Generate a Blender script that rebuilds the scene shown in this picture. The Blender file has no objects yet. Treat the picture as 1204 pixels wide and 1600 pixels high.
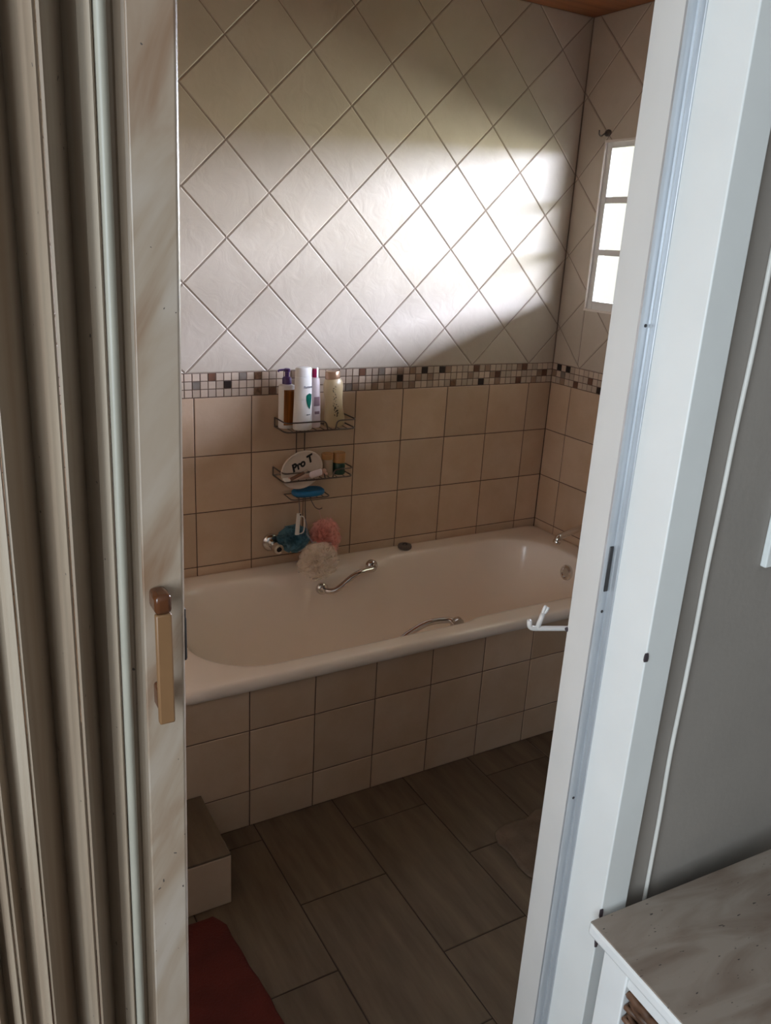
import bpy, bmesh, math, random
from mathutils import Vector, Matrix, noise

sc = bpy.context.scene
COL = sc.collection

# ------------------------------------------------------------------ camera
cam_d = bpy.data.cameras.new('camera')
cam = bpy.data.objects.new('camera', cam_d)
COL.objects.link(cam)
Rt = Vector((0.8696099673577345, -0.49078821964137676, 0.05390202346227604))
Up = Vector((0.11219425369591042, 0.30273881132410574, 0.9464468614537666))
Fw = Vector((0.48082320462899625, 0.8169921269995907, -0.3183283058588837))
m = Matrix((Rt, Up, -Fw)).transposed().to_4x4()
m.translation = Vector((-2.29059057, -2.59514309, 1.64198418))
cam.matrix_world = m
cam_d.sensor_fit = 'VERTICAL'
cam_d.sensor_height = 36.0
cam_d.sensor_width = 36.0 * 1204 / 1600
cam_d.lens = 1268.8671 / 1600 * 36.0
cam_d.clip_start = 0.02
cam_d.clip_end = 60
sc.camera = cam

# ------------------------------------------------------------------ world, daylight, exposure
w = bpy.data.worlds.new('overcast_sky')
sc.world = w
w.use_nodes = True
w.node_tree.nodes['Background'].inputs[0].default_value = (1.0, 1.0, 0.94, 1)
w.node_tree.nodes['Background'].inputs[1].default_value = 1.2


def area(name, loc, rot, sx, sy, power, color):
    d = bpy.data.lights.new(name, 'AREA')
    d.shape = 'RECTANGLE'
    d.size = sx
    d.size_y = sy
    d.energy = power
    d.color = color
    o = bpy.data.objects.new(name, d)
    o.location = loc
    o.rotation_euler = rot
    COL.objects.link(o)
    return o


# daylight outside the bathroom window: the strip of sky left under the eaves, and the sunlit garden below it
area('daylight_sky_strip', (6.0, -8.0, 3.0), (0, math.pi / 2, 0), 1.5, 32.0, 17500.0, (0.75, 0.80, 1.0))
area('daylight_garden', (6.0, -8.0, 1.25), (0, math.pi / 2, 0), 1.95, 32.0, 3200.0, (1.0, 0.97, 0.74))
# daylight at the window of the room the picture is taken from
area('daylight_room_window', (-3.95, -3.25, 1.6), (0, -math.pi / 2, 0), 1.4, 1.5, 66.0, (0.74, 0.88, 1.0))

sc.view_settings.view_transform = 'Standard'
sc.view_settings.look = 'None'
sc.view_settings.exposure = 0.0
sc.view_settings.gamma = 1.0
sc.view_settings.use_curve_mapping = False
sc.cycles.use_denoising = True
sc.cycles.max_bounces = 12
sc.cycles.transparent_max_bounces = 24
sc.cycles.diffuse_bounces = 6
sc.cycles.caustics_reflective = False
sc.cycles.caustics_refractive = False
sc.cycles.sample_clamp_indirect = 4.0


# ------------------------------------------------------------------ materials
def nodes_of(name):
    mt = bpy.data.materials.new(name)
    mt.use_nodes = True
    nt = mt.node_tree
    return mt, nt, nt.nodes['Principled BSDF']


def mat(name, color, rough=0.5, metal=0.0, var=0.06, scale=20.0, bump=0.0, bump_scale=60.0, stretch=(1, 1, 1), alpha=1.0, spec=0.5, detail=4.0):
    mt, nt, p = nodes_of(name)
    N, L = nt.nodes, nt.links
    tc = N.new('ShaderNodeTexCoord')
    mp = N.new('ShaderNodeMapping')
    mp.inputs['Scale'].default_value = stretch
    L.new(tc.outputs['Object'], mp.inputs['Vector'])
    nz = N.new('ShaderNodeTexNoise')
    nz.inputs['Scale'].default_value = scale
    nz.inputs['Detail'].default_value = detail
    L.new(mp.outputs['Vector'], nz.inputs['Vector'])
    cr = N.new('ShaderNodeValToRGB')
    c = color
    cr.color_ramp.elements[0].position = 0.3
    cr.color_ramp.elements[1].position = 0.7
    cr.color_ramp.elements[0].color = (c[0] * (1 - var), c[1] * (1 - var), c[2] * (1 - var), 1)
    cr.color_ramp.elements[1].color = (min(1, c[0] * (1 + var)), min(1, c[1] * (1 + var)), min(1, c[2] * (1 + var)), 1)
    L.new(nz.outputs['Fac'], cr.inputs['Fac'])
    L.new(cr.outputs['Color'], p.inputs['Base Color'])
    p.inputs['Roughness'].default_value = rough
    p.inputs['Metallic'].default_value = metal
    p.inputs['Specular IOR Level'].default_value = spec
    p.inputs['Alpha'].default_value = alpha
    if bump > 0:
        n2 = N.new('ShaderNodeTexNoise')
        n2.inputs['Scale'].default_value = bump_scale
        n2.inputs['Detail'].default_value = 5
        L.new(mp.outputs['Vector'], n2.inputs['Vector'])
        b = N.new('ShaderNodeBump')
        b.inputs['Strength'].default_value = bump
        b.inputs['Distance'].default_value = 0.004
        L.new(n2.outputs['Fac'], b.inputs['Height'])
        L.new(b.outputs['Normal'], p.inputs['Normal'])
    return mt


def tile_mat(name, color, warm, rough, bump, var=0.10, stretch=(1, 1, 1), scale=7.0, bump_scale=14.0):
    """glazed tile: per-tile tint, cloudy mottling, embossed relief"""
    mt, nt, p = nodes_of(name)
    N, L = nt.nodes, nt.links
    tc = N.new('ShaderNodeTexCoord')
    at = N.new('ShaderNodeAttribute')
    at.attribute_name = 'tint'
    off = N.new('ShaderNodeVectorMath')
    off.operation = 'SCALE'
    comb = N.new('ShaderNodeCombineXYZ')
    mul = N.new('ShaderNodeMath')
    mul.operation = 'MULTIPLY'
    mul.inputs[1].default_value = 37.0
    L.new(at.outputs['Fac'], mul.inputs[0])
    for k in range(3):
        L.new(mul.outputs[0], comb.inputs[k])
    mp = N.new('ShaderNodeMapping')
    mp.inputs['Scale'].default_value = stretch
    L.new(tc.outputs['Object'], mp.inputs['Vector'])
    add = N.new('ShaderNodeVectorMath')
    add.operation = 'ADD'
    L.new(mp.outputs['Vector'], add.inputs[0])
    L.new(comb.outputs[0], add.inputs[1])
    nz = N.new('ShaderNodeTexNoise')
    nz.inputs['Scale'].default_value = scale
    nz.inputs['Detail'].default_value = 6
    nz.inputs['Roughness'].default_value = 0.6
    L.new(add.outputs[0], nz.inputs['Vector'])
    cr = N.new('ShaderNodeValToRGB')
    cr.color_ramp.elements[0].position = 0.32
    cr.color_ramp.elements[1].position = 0.68
    cr.color_ramp.elements[0].color = (*warm, 1)
    cr.color_ramp.elements[1].color = (*color, 1)
    L.new(nz.outputs['Fac'], cr.inputs['Fac'])
    mr = N.new('ShaderNodeMapRange')
    mr.inputs['To Min'].default_value = 1 - var
    mr.inputs['To Max'].default_value = 1 + var
    L.new(at.outputs['Fac'], mr.inputs['Value'])
    vm = N.new('ShaderNodeVectorMath')
    vm.operation = 'SCALE'
    L.new(cr.outputs['Color'], vm.inputs[0])
    L.new(mr.outputs[0], vm.inputs['Scale'])
    L.new(vm.outputs[0], p.inputs['Base Color'])
    p.inputs['Roughness'].default_value = rough
    n2 = N.new('ShaderNodeTexNoise')
    n2.inputs['Scale'].default_value = bump_scale
    n2.inputs['Detail'].default_value = 4
    n2.inputs['Distortion'].default_value = 1.2
    L.new(add.outputs[0], n2.inputs['Vector'])
    b = N.new('ShaderNodeBump')
    b.inputs['Strength'].default_value = bump
    b.inputs['Distance'].default_value = 0.006
    L.new(n2.outputs['Fac'], b.inputs['Height'])
    L.new(b.outputs['Normal'], p.inputs['Normal'])
    return mt


def streak_mat(name, c0, c1, c2, rough, stretch, rot=(0, 0, 0), scale=6.0, distort=0.6):
    mt, nt, p = nodes_of(name)
    N, L = nt.nodes, nt.links
    tc = N.new('ShaderNodeTexCoord')
    mp0 = N.new('ShaderNodeMapping')
    mp0.inputs['Rotation'].default_value = rot
    L.new(tc.outputs['Object'], mp0.inputs['Vector'])
    mp = N.new('ShaderNodeMapping')
    mp.inputs['Scale'].default_value = stretch
    L.new(mp0.outputs['Vector'], mp.inputs['Vector'])
    nz = N.new('ShaderNodeTexNoise')
    nz.inputs['Scale'].default_value = scale
    nz.inputs['Detail'].default_value = 5
    nz.inputs['Distortion'].default_value = distort
    L.new(mp.outputs['Vector'], nz.inputs['Vector'])
    cr = N.new('ShaderNodeValToRGB')
    e = cr.color_ramp.elements
    e[0].position = 0.30
    e[0].color = (*c0, 1)
    e[1].position = 0.70
    e[1].color = (*c2, 1)
    mid = e.new(0.5)
    mid.color = (*c1, 1)
    L.new(nz.outputs['Fac'], cr.inputs['Fac'])
    # small dirt specks
    vo = N.new('ShaderNodeTexNoise')
    vo.inputs['Scale'].default_value = 140
    vo.inputs['Detail'].default_value = 1
    L.new(tc.outputs['Object'], vo.inputs['Vector'])
    lt = N.new('ShaderNodeMath')
    lt.operation = 'GREATER_THAN'
    lt.inputs[1].default_value = 0.79
    L.new(vo.outputs['Fac'], lt.inputs[0])
    mx = N.new('ShaderNodeMixRGB')
    mx.inputs['Color2'].default_value = (0.09, 0.07, 0.06, 1)
    L.new(lt.outputs[0], mx.inputs['Fac'])
    L.new(cr.outputs['Color'], mx.inputs['Color1'])
    L.new(mx.outputs['Color'], p.inputs['Base Color'])
    p.inputs['Roughness'].default_value = rough
    return mt


def net_mat(name, color, alpha):
    mt, nt, p = nodes_of(name)
    N, L = nt.nodes, nt.links
    p.inputs['Base Color'].default_value = (*color, 1)
    p.inputs['Roughness'].default_value = 0.7
    tl = N.new('ShaderNodeBsdfTranslucent')
    tl.inputs[0].default_value = (*color, 1)
    tr = N.new('ShaderNodeBsdfTransparent')
    m1 = N.new('ShaderNodeMixShader')
    m1.inputs[0].default_value = 0.45
    L.new(p.outputs[0], m1.inputs[1])
    L.new(tl.outputs[0], m1.inputs[2])
    m2 = N.new('ShaderNodeMixShader')
    m2.inputs[0].default_value = alpha
    L.new(tr.outputs[0], m2.inputs[1])
    L.new(m1.outputs[0], m2.inputs[2])
    L.new(m2.outputs[0], N['Material Output'].inputs[0])
    return mt


M = {}
M['grout'] = mat('brown_grout', (0.13, 0.085, 0.065), 0.9, var=0.2, scale=30)
M['tile'] = tile_mat('beige_glazed_tile', (0.62, 0.475, 0.35), (0.545, 0.39, 0.265), 0.38, 0.12)
M['diamond'] = tile_mat('beige_embossed_tile', (0.54, 0.472, 0.395), (0.48, 0.415, 0.34), 0.41, 0.22, var=0.05)
M['mosaic_beige'] = tile_mat('mosaic_beige', (0.56, 0.46, 0.37), (0.46, 0.36, 0.28), 0.35, 0.1, var=0.18)
M['mosaic_dark'] = mat('mosaic_black', (0.03, 0.022, 0.02), 0.25)
M['mosaic_brown'] = mat('mosaic_brown', (0.15, 0.075, 0.05), 0.25, var=0.3)
M['mosaic_tan'] = mat('mosaic_tan', (0.30, 0.20, 0.14), 0.3, var=0.25)
M['mosaic_grey'] = mat('mosaic_grey', (0.21, 0.18, 0.155), 0.25, var=0.3)
M['mosaic_metal'] = mat('mosaic_copper_glass', (0.32, 0.2, 0.13), 0.2, 0.6, var=0.5, scale=90)
M['grout_light'] = mat('grey_brown_grout', (0.27, 0.21, 0.17), 0.9, var=0.15, scale=30)
M['floor_tile'] = tile_mat('wood_grain_floor_tile', (0.155, 0.113, 0.075), (0.092, 0.064, 0.042), 0.5, 0.06, stretch=(7, 0.9, 1), scale=4, bump_scale=10, var=0.07)
M['floor_grout'] = mat('dark_floor_grout', (0.045, 0.03, 0.024), 0.9)
M['enamel'] = mat('cream_enamel', (0.90, 0.81, 0.72), 0.16, var=0.02, scale=5)
M['chrome'] = mat('chrome', (0.72, 0.70, 0.68), 0.12, 1.0, var=0.03)
M['wire'] = mat('dull_chrome_wire', (0.17, 0.14, 0.125), 0.35, 1.0, var=0.15)
M['frame_paint'] = mat('white_gloss_paint', (0.80, 0.80, 0.78), 0.35, var=0.025, scale=9)
M['aluminium'] = mat('dull_aluminium', (0.58, 0.60, 0.63), 0.38, 0.55, var=0.08, stretch=(8, 8, 0.6))
M['dark_metal'] = mat('dark_metal', (0.06, 0.055, 0.055), 0.4, 0.6)
M['chip'] = mat('bare_chip', (0.05, 0.035, 0.04), 0.8)
M['grey_wall'] = mat('grey_plaster', (0.30, 0.265, 0.235), 0.75, var=0.07, scale=4, bump=0.12, bump_scale=90)
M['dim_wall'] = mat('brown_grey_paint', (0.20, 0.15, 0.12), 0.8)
M['hall_wall'] = mat('pale_plaster', (0.55, 0.53, 0.50), 0.8, var=0.04, scale=5)
M['hall_floor'] = mat('hall_floor', (0.24, 0.18, 0.14), 0.6, var=0.15, scale=4)
M['wood_ceiling'] = streak_mat('varnished_wood_ceiling', (0.24, 0.075, 0.025), (0.32, 0.11, 0.04), (0.38, 0.14, 0.05), 0.4, (1, 14, 1), scale=3)
M['white_ceiling'] = mat('white_ceiling', (0.7, 0.69, 0.67), 0.85)
M['vinyl'] = streak_mat('marbled_vinyl_pleat', (0.25, 0.175, 0.12), (0.33, 0.25, 0.18), (0.40, 0.325, 0.25), 0.5, (7, 7, 0.3), scale=5)
M['vinyl_slat'] = streak_mat('marbled_vinyl_slat', (0.25, 0.145, 0.085), (0.38, 0.29, 0.215), (0.46, 0.38, 0.315), 0.4, (5.0, 5, 1.3), rot=(0, math.radians(-30), 0), scale=3.6, distort=1.0)
M['vinyl_bead'] = mat('pale_vinyl_bead', (0.38, 0.35, 0.285), 0.4, var=0.06)
M['tan_plastic'] = mat('tan_plastic', (0.23, 0.118, 0.052), 0.4, var=0.05)
M['brown_plastic'] = mat('amber_brown_plastic', (0.10, 0.034, 0.013), 0.12, var=0.2)
M['cable'] = mat('white_cable', (0.72, 0.69, 0.64), 0.5)
M['switch'] = mat('white_switch_plastic', (0.82, 0.84, 0.82), 0.35)
M['dresser_white'] = mat('white_satin_paint', (0.84, 0.84, 0.83), 0.4, var=0.02)
M['dresser_top'] = None
M['wicker'] = mat('brown_wicker', (0.12, 0.06, 0.034), 0.5, var=0.5, scale=40)
M['wicker_dark'] = mat('dark_wicker', (0.05, 0.025, 0.016), 0.7, var=0.4, scale=40)
M['white_plastic'] = mat('white_plastic', (0.80, 0.78, 0.75), 0.3, var=0.02)
M['purple'] = mat('purple_plastic', (0.075, 0.03, 0.14), 0.3)
M['amber_label'] = mat('amber_label', (0.42, 0.15, 0.03), 0.35, var=0.45, scale=10, stretch=(14, 14, 0.6))
M['green_label'] = mat('green_leaf_label', (0.0, 0.24, 0.17), 0.3, var=0.35, scale=30)
M['grey_print'] = mat('grey_print', (0.16, 0.16, 0.19), 0.5)
M['pink_cap'] = mat('magenta_cap', (0.55, 0.02, 0.16), 0.3)
M['lilac'] = mat('lilac_plastic', (0.78, 0.68, 0.72), 0.3)
M['mauve_print'] = mat('mauve_print', (0.50, 0.35, 0.42), 0.4, var=0.2)
M['gold_body'] = mat('pale_gold_plastic', (0.56, 0.44, 0.26), 0.28, var=0.06)
M['gold_cap'] = mat('bronze_cap', (0.34, 0.20, 0.12), 0.25, 0.3)
M['brown_print'] = mat('brown_print', (0.06, 0.045, 0.03), 0.5)
M['cream_plastic'] = mat('cream_plastic', (0.66, 0.56, 0.48), 0.35, var=0.03)
M['black_print'] = mat('black_print', (0.012, 0.01, 0.01), 0.5)
M['pink_plastic'] = mat('dusty_pink_plastic', (0.66, 0.42, 0.34), 0.4, var=0.1)
M['jar_glass'] = mat('cloudy_jar', (0.42, 0.32, 0.23), 0.15, var=0.1)
M['amber_lid'] = mat('amber_lid', (0.46, 0.24, 0.09), 0.3, var=0.15)
M['green_jar'] = mat('dark_green_jar', (0.02, 0.07, 0.05), 0.2)
M['soap_blue'] = mat('blue_soap', (0.015, 0.16, 0.36), 0.4, var=0.12)
M['blue_net'] = net_mat('blue_netting', (0.22, 0.44, 0.55), 0.7)
M['pink_net'] = net_mat('pink_netting', (1.0, 0.66, 0.60), 0.62)
M['cream_net'] = net_mat('cream_netting', (1.0, 0.93, 0.86), 0.27)
M['grey_cord'] = mat('grey_cord', (0.28, 0.28, 0.32), 0.7)
M['plug'] = mat('grey_rubber', (0.13, 0.11, 0.10), 0.6)
M['red_mat'] = mat('red_mat', (0.105, 0.014, 0.009), 0.9, var=0.2, scale=12, bump=0.7, bump_scale=160)
M['beige_mat'] = mat('beige_rag_mat', (0.145, 0.105, 0.075), 0.95, var=0.28, scale=14, bump=0.9, bump_scale=110)
M['step_tile'] = M['floor_tile']
M['hook'] = mat('dark_bronze_hook', (0.10, 0.08, 0.07), 0.4, 0.5)
M['window_paint'] = mat('grey_window_paint', (0.72, 0.72, 0.71), 0.5, var=0.03)
M['trim_bright'] = mat('white_tile_trim', (0.75, 0.69, 0.64), 0.3)
M['stone'] = mat('garden_ground', (0.22, 0.24, 0.13), 0.9, var=0.3, scale=2)


def dresser_top_mat():
    mt, nt, p = nodes_of('stained_limewash_top')
    N, L = nt.nodes, nt.links
    tc = N.new('ShaderNodeTexCoord')
    mp = N.new('ShaderNodeMapping')
    mp.inputs['Scale'].default_value = (2.2, 7, 1)
    mp.inputs['Rotation'].default_value = (0, 0, 0.5)
    L.new(tc.outputs['Object'], mp.inputs['Vector'])
    nz = N.new('ShaderNodeTexNoise')
    nz.inputs['Scale'].default_value = 3.0
    nz.inputs['Detail'].default_value = 6
    nz.inputs['Distortion'].default_value = 0.8
    L.new(mp.outputs['Vector'], nz.inputs['Vector'])
    cr = N.new('ShaderNodeValToRGB')
    cr.color_ramp.elements[0].position = 0.33
    cr.color_ramp.elements[0].color = (0.20, 0.145, 0.11, 1)
    cr.color_ramp.elements[1].position = 0.6
    cr.color_ramp.elements[1].color = (0.32, 0.265, 0.22, 1)
    L.new(nz.outputs['Fac'], cr.inputs['Fac'])
    n2 = N.new('ShaderNodeTexNoise')
    n2.inputs['Scale'].default_value = 38
    n2.inputs['Detail'].default_value = 1
    L.new(mp.outputs['Vector'], n2.inputs['Vector'])
    gt = N.new('ShaderNodeMapRange')
    gt.inputs['From Min'].default_value = 0.73
    gt.inputs['From Max'].default_value = 0.78
    L.new(n2.outputs['Fac'], gt.inputs['Value'])
    mx = N.new('ShaderNodeMixRGB')
    mx.inputs['Color2'].default_value = (0.05, 0.04, 0.035, 1)
    L.new(gt.outputs[0], mx.inputs['Fac'])
    L.new(cr.outputs['Color'], mx.inputs['Color1'])
    L.new(mx.outputs['Color'], p.inputs['Base Color'])
    p.inputs['Roughness'].default_value = 0.5
    return mt


M['dresser_top'] = dresser_top_mat()


def glass_mat():
    mt = bpy.data.materials.new('clear_window_glass')
    mt.use_nodes = True
    nt = mt.node_tree
    N, L = nt.nodes, nt.links
    N.remove(N['Principled BSDF'])
    tr = N.new('ShaderNodeBsdfTransparent')
    tr.inputs[0].default_value = (0.97, 0.98, 0.97, 1)
    gl = N.new('ShaderNodeBsdfGlossy')
    gl.inputs['Roughness'].default_value = 0.05
    mx = N.new('ShaderNodeMixShader')
    mx.inputs[0].default_value = 0.05
    L.new(tr.outputs[0], mx.inputs[1])
    L.new(gl.outputs[0], mx.inputs[2])
    L.new(mx.outputs[0], N['Material Output'].inputs[0])
    return mt


M['glass'] = glass_mat()


# ------------------------------------------------------------------ helpers
def link(name, bm, material, parent=None, smooth=False, bevel=0.0, segs=2, autosmooth=None):
    me = bpy.data.meshes.new(name)
    bmesh.ops.recalc_face_normals(bm, faces=bm.faces)
    bm.to_mesh(me)
    bm.free()
    if isinstance(material, (list, tuple)):
        for k in material:
            me.materials.append(k)
    else:
        me.materials.append(material)
    o = bpy.data.objects.new(name, me)
    COL.objects.link(o)
    if parent is not None:
        o.parent = parent
    if smooth:
        for p in me.polygons:
            p.use_smooth = True
    if autosmooth:
        for p in me.polygons:
            p.use_smooth = True
        me.set_sharp_from_angle(angle=math.radians(autosmooth))
    if bevel > 0:
        b = o.modifiers.new('bevel', 'BEVEL')
        b.width = bevel
        b.segments = segs
        b.limit_method = 'ANGLE'
        b.angle_limit = math.radians(40)
        for p in me.polygons:
            p.use_smooth = True
        b.harden_normals = False
        me.set_sharp_from_angle(angle=math.radians(35))
    return o


def tag(o, label, cat=None, group=None, kind=None):
    o['label'] = label
    if cat:
        o['category'] = cat
    if group:
        o['group'] = group
    if kind:
        o['kind'] = kind
    return o


def empty(name, loc, rotz=0.0):
    o = bpy.data.objects.new(name, None)
    o.empty_display_size = 0.05
    o.location = loc
    o.rotation_euler = (0, 0, rotz)
    COL.objects.link(o)
    return o


def box(bm, x0, x1, y0, y1, z0, z1, mi=0):
    vs = [bm.verts.new((x, y, z)) for z in (z0, z1) for y in (y0, y1) for x in (x0, x1)]
    for f in ((0, 2, 3, 1), (4, 5, 7, 6), (0, 1, 5, 4), (2, 6, 7, 3), (0, 4, 6, 2), (1, 3, 7, 5)):
        fc = bm.faces.new([vs[i] for i in f])
        fc.material_index = mi


def tube(bm, pts, r, n=8, closed=False, taper=None):
    pts = [Vector(p) for p in pts]
    rings = []
    cnt = len(pts)
    prev = None
    for i, p in enumerate(pts):
        if closed:
            t = pts[(i + 1) % cnt] - pts[i - 1]
        else:
            t = pts[min(i + 1, cnt - 1)] - pts[max(i - 1, 0)]
        t.normalize()
        if prev is None:
            a = Vector((0, 0, 1)) if abs(t.z) < 0.9 else Vector((1, 0, 0))
            nrm = (a - t * a.dot(t)).normalized()
        else:
            nrm = prev - t * prev.dot(t)
            nrm = nrm.normalized() if nrm.length > 1e-6 else t.orthogonal().normalized()
        prev = nrm
        bi = t.cross(nrm)
        rr = r if taper is None else r * taper[i]
        rings.append([bm.verts.new(p + (nrm * math.cos(2 * math.pi * k / n) + bi * math.sin(2 * math.pi * k / n)) * rr) for k in range(n)])
    for i in range(cnt if closed else cnt - 1):
        a, b = rings[i], rings[(i + 1) % cnt]
        for k in range(n):
            bm.faces.new((a[k], a[(k + 1) % n], b[(k + 1) % n], b[k]))
    if not closed:
        bm.faces.new(rings[0][::-1])
        bm.faces.new(rings[-1])


def smooth_path(ctrl, n=8):
    """catmull-rom through control points"""
    P = [Vector(c) for c in ctrl]
    P = [P[0] * 2 - P[1]] + P + [P[-1] * 2 - P[-2]]
    out = []
    for i in range(1, len(P) - 2):
        for k in range(n):
            t = k / n
            out.append(0.5 * ((2 * P[i]) + (P[i + 1] - P[i - 1]) * t + (2 * P[i - 1] - 5 * P[i] + 4 * P[i + 1] - P[i + 2]) * t * t + (3 * P[i] - P[i - 1] - 3 * P[i + 1] + P[i + 2]) * t ** 3))
    out.append(P[-2])
    return out


def round_path(pts, r, n=4):
    """polyline with rounded corners"""
    P = [Vector(p) for p in pts]
    out = [P[0]]
    for i in range(1, len(P) - 1):
        a, b, c = P[i - 1], P[i], P[i + 1]
        d1 = min(r, (a - b).length * 0.45)
        d2 = min(r, (c - b).length * 0.45)
        p1 = b + (a - b).normalized() * d1
        p2 = b + (c - b).normalized() * d2
        for k in range(n + 1):
            t = k / n
            out.append(p1 * (1 - t) ** 2 + b * 2 * t * (1 - t) + p2 * t * t)
    out.append(P[-1])
    return out


def lathe(bm, prof, sx=1.0, sy=1.0, n=24, cap=True, M4=None, mi=0):
    rings = []
    for r, z in prof:
        ring = []
        for k in range(n):
            a = 2 * math.pi * k / n
            v = Vector((r * sx * math.cos(a), r * sy * math.sin(a), z))
            if M4 is not None:
                v = M4 @ v
            ring.append(bm.verts.new(v))
        rings.append(ring)
    for i in range(len(rings) - 1):
        a, b = rings[i], rings[i + 1]
        for k in range(n):
            f = bm.faces.new((a[k], a[(k + 1) % n], b[(k + 1) % n], b[k]))
            f.material_index = mi
    if cap:
        bm.faces.new(rings[0][::-1]).material_index = mi
        bm.faces.new(rings[-1]).material_index = mi


def disc_matrix(center, axis):
    ax = Vector(axis).normalized()
    q = Vector((0, 0, 1)).rotation_difference(ax)
    mm = q.to_matrix().to_4x4()
    mm.translation = Vector(center)
    return mm


# ---- tiles
def area2(poly):
    return 0.5 * sum(poly[i][0] * poly[(i + 1) % len(poly)][1] - poly[(i + 1) % len(poly)][0] * poly[i][1] for i in range(len(poly)))


def clip_half(poly, nx, ny, d):
    """keep nx*x+ny*y <= d"""
    out = []
    for i in range(len(poly)):
        a, b = poly[i], poly[(i + 1) % len(poly)]
        da, db = nx * a[0] + ny * a[1] - d, nx * b[0] + ny * b[1] - d
        if da <= 0:
            out.append(a)
        if (da < 0 < db) or (db < 0 < da):
            t = da / (da - db)
            out.append((a[0] + (b[0] - a[0]) * t, a[1] + (b[1] - a[1]) * t))
    return out


def clip_rect(poly, u0, u1, v0, v1):
    for h in ((-1, 0, -u0), (1, 0, u1), (0, -1, -v0), (0, 1, v1)):
        poly = clip_half(poly, *h)
        if len(poly) < 3:
            return []
    return poly


def clean(poly):
    out = []
    for p in poly:
        if not out or math.hypot(p[0] - out[-1][0], p[1] - out[-1][1]) > 1e-5:
            out.append(p)
    if len(out) > 1 and math.hypot(out[0][0] - out[-1][0], out[0][1] - out[-1][1]) < 1e-5:
        out.pop()
    return out


def inset(poly, g):
    poly = clean(poly)
    if len(poly) < 3:
        return []
    if area2(poly) < 0:
        poly = poly[::-1]
    res = list(poly)
    for i in range(len(poly)):
        a, b = poly[i], poly[(i + 1) % len(poly)]
        dx, dy = b[0] - a[0], b[1] - a[1]
        ln = math.hypot(dx, dy)
        nx, ny = dy / ln, -dx / ln
        res = clip_half(res, nx, ny, nx * a[0] + ny * a[1] - g)
        if len(res) < 3:
            return []
    return clean(res)


def tile_prism(bm, lay, poly, fmap, tint, bev=0.002, depth=0.005, mi=0):
    top = inset(poly, bev)
    if len(top) < 3 or abs(area2(poly)) < 2e-5:
        return
    if area2(poly) < 0:
        poly = poly[::-1]
    n = len(poly)
    lo = [bm.verts.new(fmap(u, v, -depth)) for u, v in poly]
    md = [bm.verts.new(fmap(u, v, -bev * 0.6)) for u, v in poly]
    fs = []
    for i in range(n):
        fs.append(bm.faces.new((lo[i], lo[(i + 1) % n], md[(i + 1) % n], md[i])))
    if len(top) == n:
        # match the start vertex
        k0 = min(range(n), key=lambda k: math.hypot(top[k][0] - poly[0][0], top[k][1] - poly[0][1]))
        top = top[k0:] + top[:k0]
        tp = [bm.verts.new(fmap(u, v, 0)) for u, v in top]
        for i in range(n):
            fs.append(bm.faces.new((md[i], md[(i + 1) % n], tp[(i + 1) % n], tp[i])))
        fs.append(bm.faces.new(tp))
    else:
        fs.append(bm.faces.new(md))
    for f in fs:
        f[lay] = tint
        f.material_index = mi


def tile_field(name, polys, fmap, material, parent, grout=0.0035, bev=0.002, seed=1, mis=None, tint=None):
    rnd = random.Random(seed)
    bm = bmesh.new()
    lay = bm.faces.layers.float.new('tint')
    for i, p in enumerate(polys):
        q = inset(p, grout / 2)
        t = rnd.random()
        if len(q) >= 3:
            tile_prism(bm, lay, q, fmap, t, bev, mi=0 if mis is None else mis[i])
    return link(name, bm, material, parent)


def square_polys(us, vs):
    return [[(us[i], vs[j]), (us[i + 1], vs[j]), (us[i + 1], vs[j + 1]), (us[i], vs[j + 1])] for j in range(len(vs) - 1) for i in range(len(us) - 1)]


def diamond_polys(u_first, v_base, u0, u1, v0, v1, hole=None):
    d = 0.2 * math.sqrt(2)
    out = []
    for i in range(-40, 40):
        for j in range(-2, 12):
            for du, dv in ((0, d / 2), (d / 2, 0)):
                cu, cv = u_first + i * d + du, v_base + j * d + dv
                if cu + d / 2 < u0 or cu - d / 2 > u1 or cv + d / 2 < v0 or cv - d / 2 > v1:
                    continue
                p = [(cu - d / 2, cv), (cu, cv - d / 2), (cu + d / 2, cv), (cu, cv + d / 2)]
                p = clip_rect(p, u0, u1, v0, v1)
                if len(p) < 3:
                    continue
                if hole:
                    h0, h1, k0, k1 = hole
                    if clip_rect(p, h0, h1, k0, k1):
                        for r in ((u0, h0, v0, v1), (h1, u1, v0, v1), (h0, h1, v0, k0), (h0, h1, k1, v1)):
                            q = clip_rect(p, *r)
                            if len(q) >= 3:
                                out.append(q)
                        continue
                out.append(p)
    return out


H0, HM, ZC = 1.1143, 1.1943, 2.449
HM_STEP = (HM - H0) / 3
XL, YF = -2.40, -1.83           # left end of the bathroom, inner face of its front wall

# ------------------------------------------------------------------ bathroom shell
def fback(u, v, wv):
    return Vector((u, -wv, v))


def fright(u, v, wv):           # u = -y
    return Vector((-wv, -u, v))


MOS = {'beige': 0, 'black': 1, 'brown': 2, 'tan': 3, 'grey': 4, 'silver': 4, 'copper': 5, 'bronze': 5}
MOSM = [M['mosaic_beige'], M['mosaic_dark'], M['mosaic_brown'], M['mosaic_tan'], M['mosaic_grey'], M['mosaic_metal']]


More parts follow.
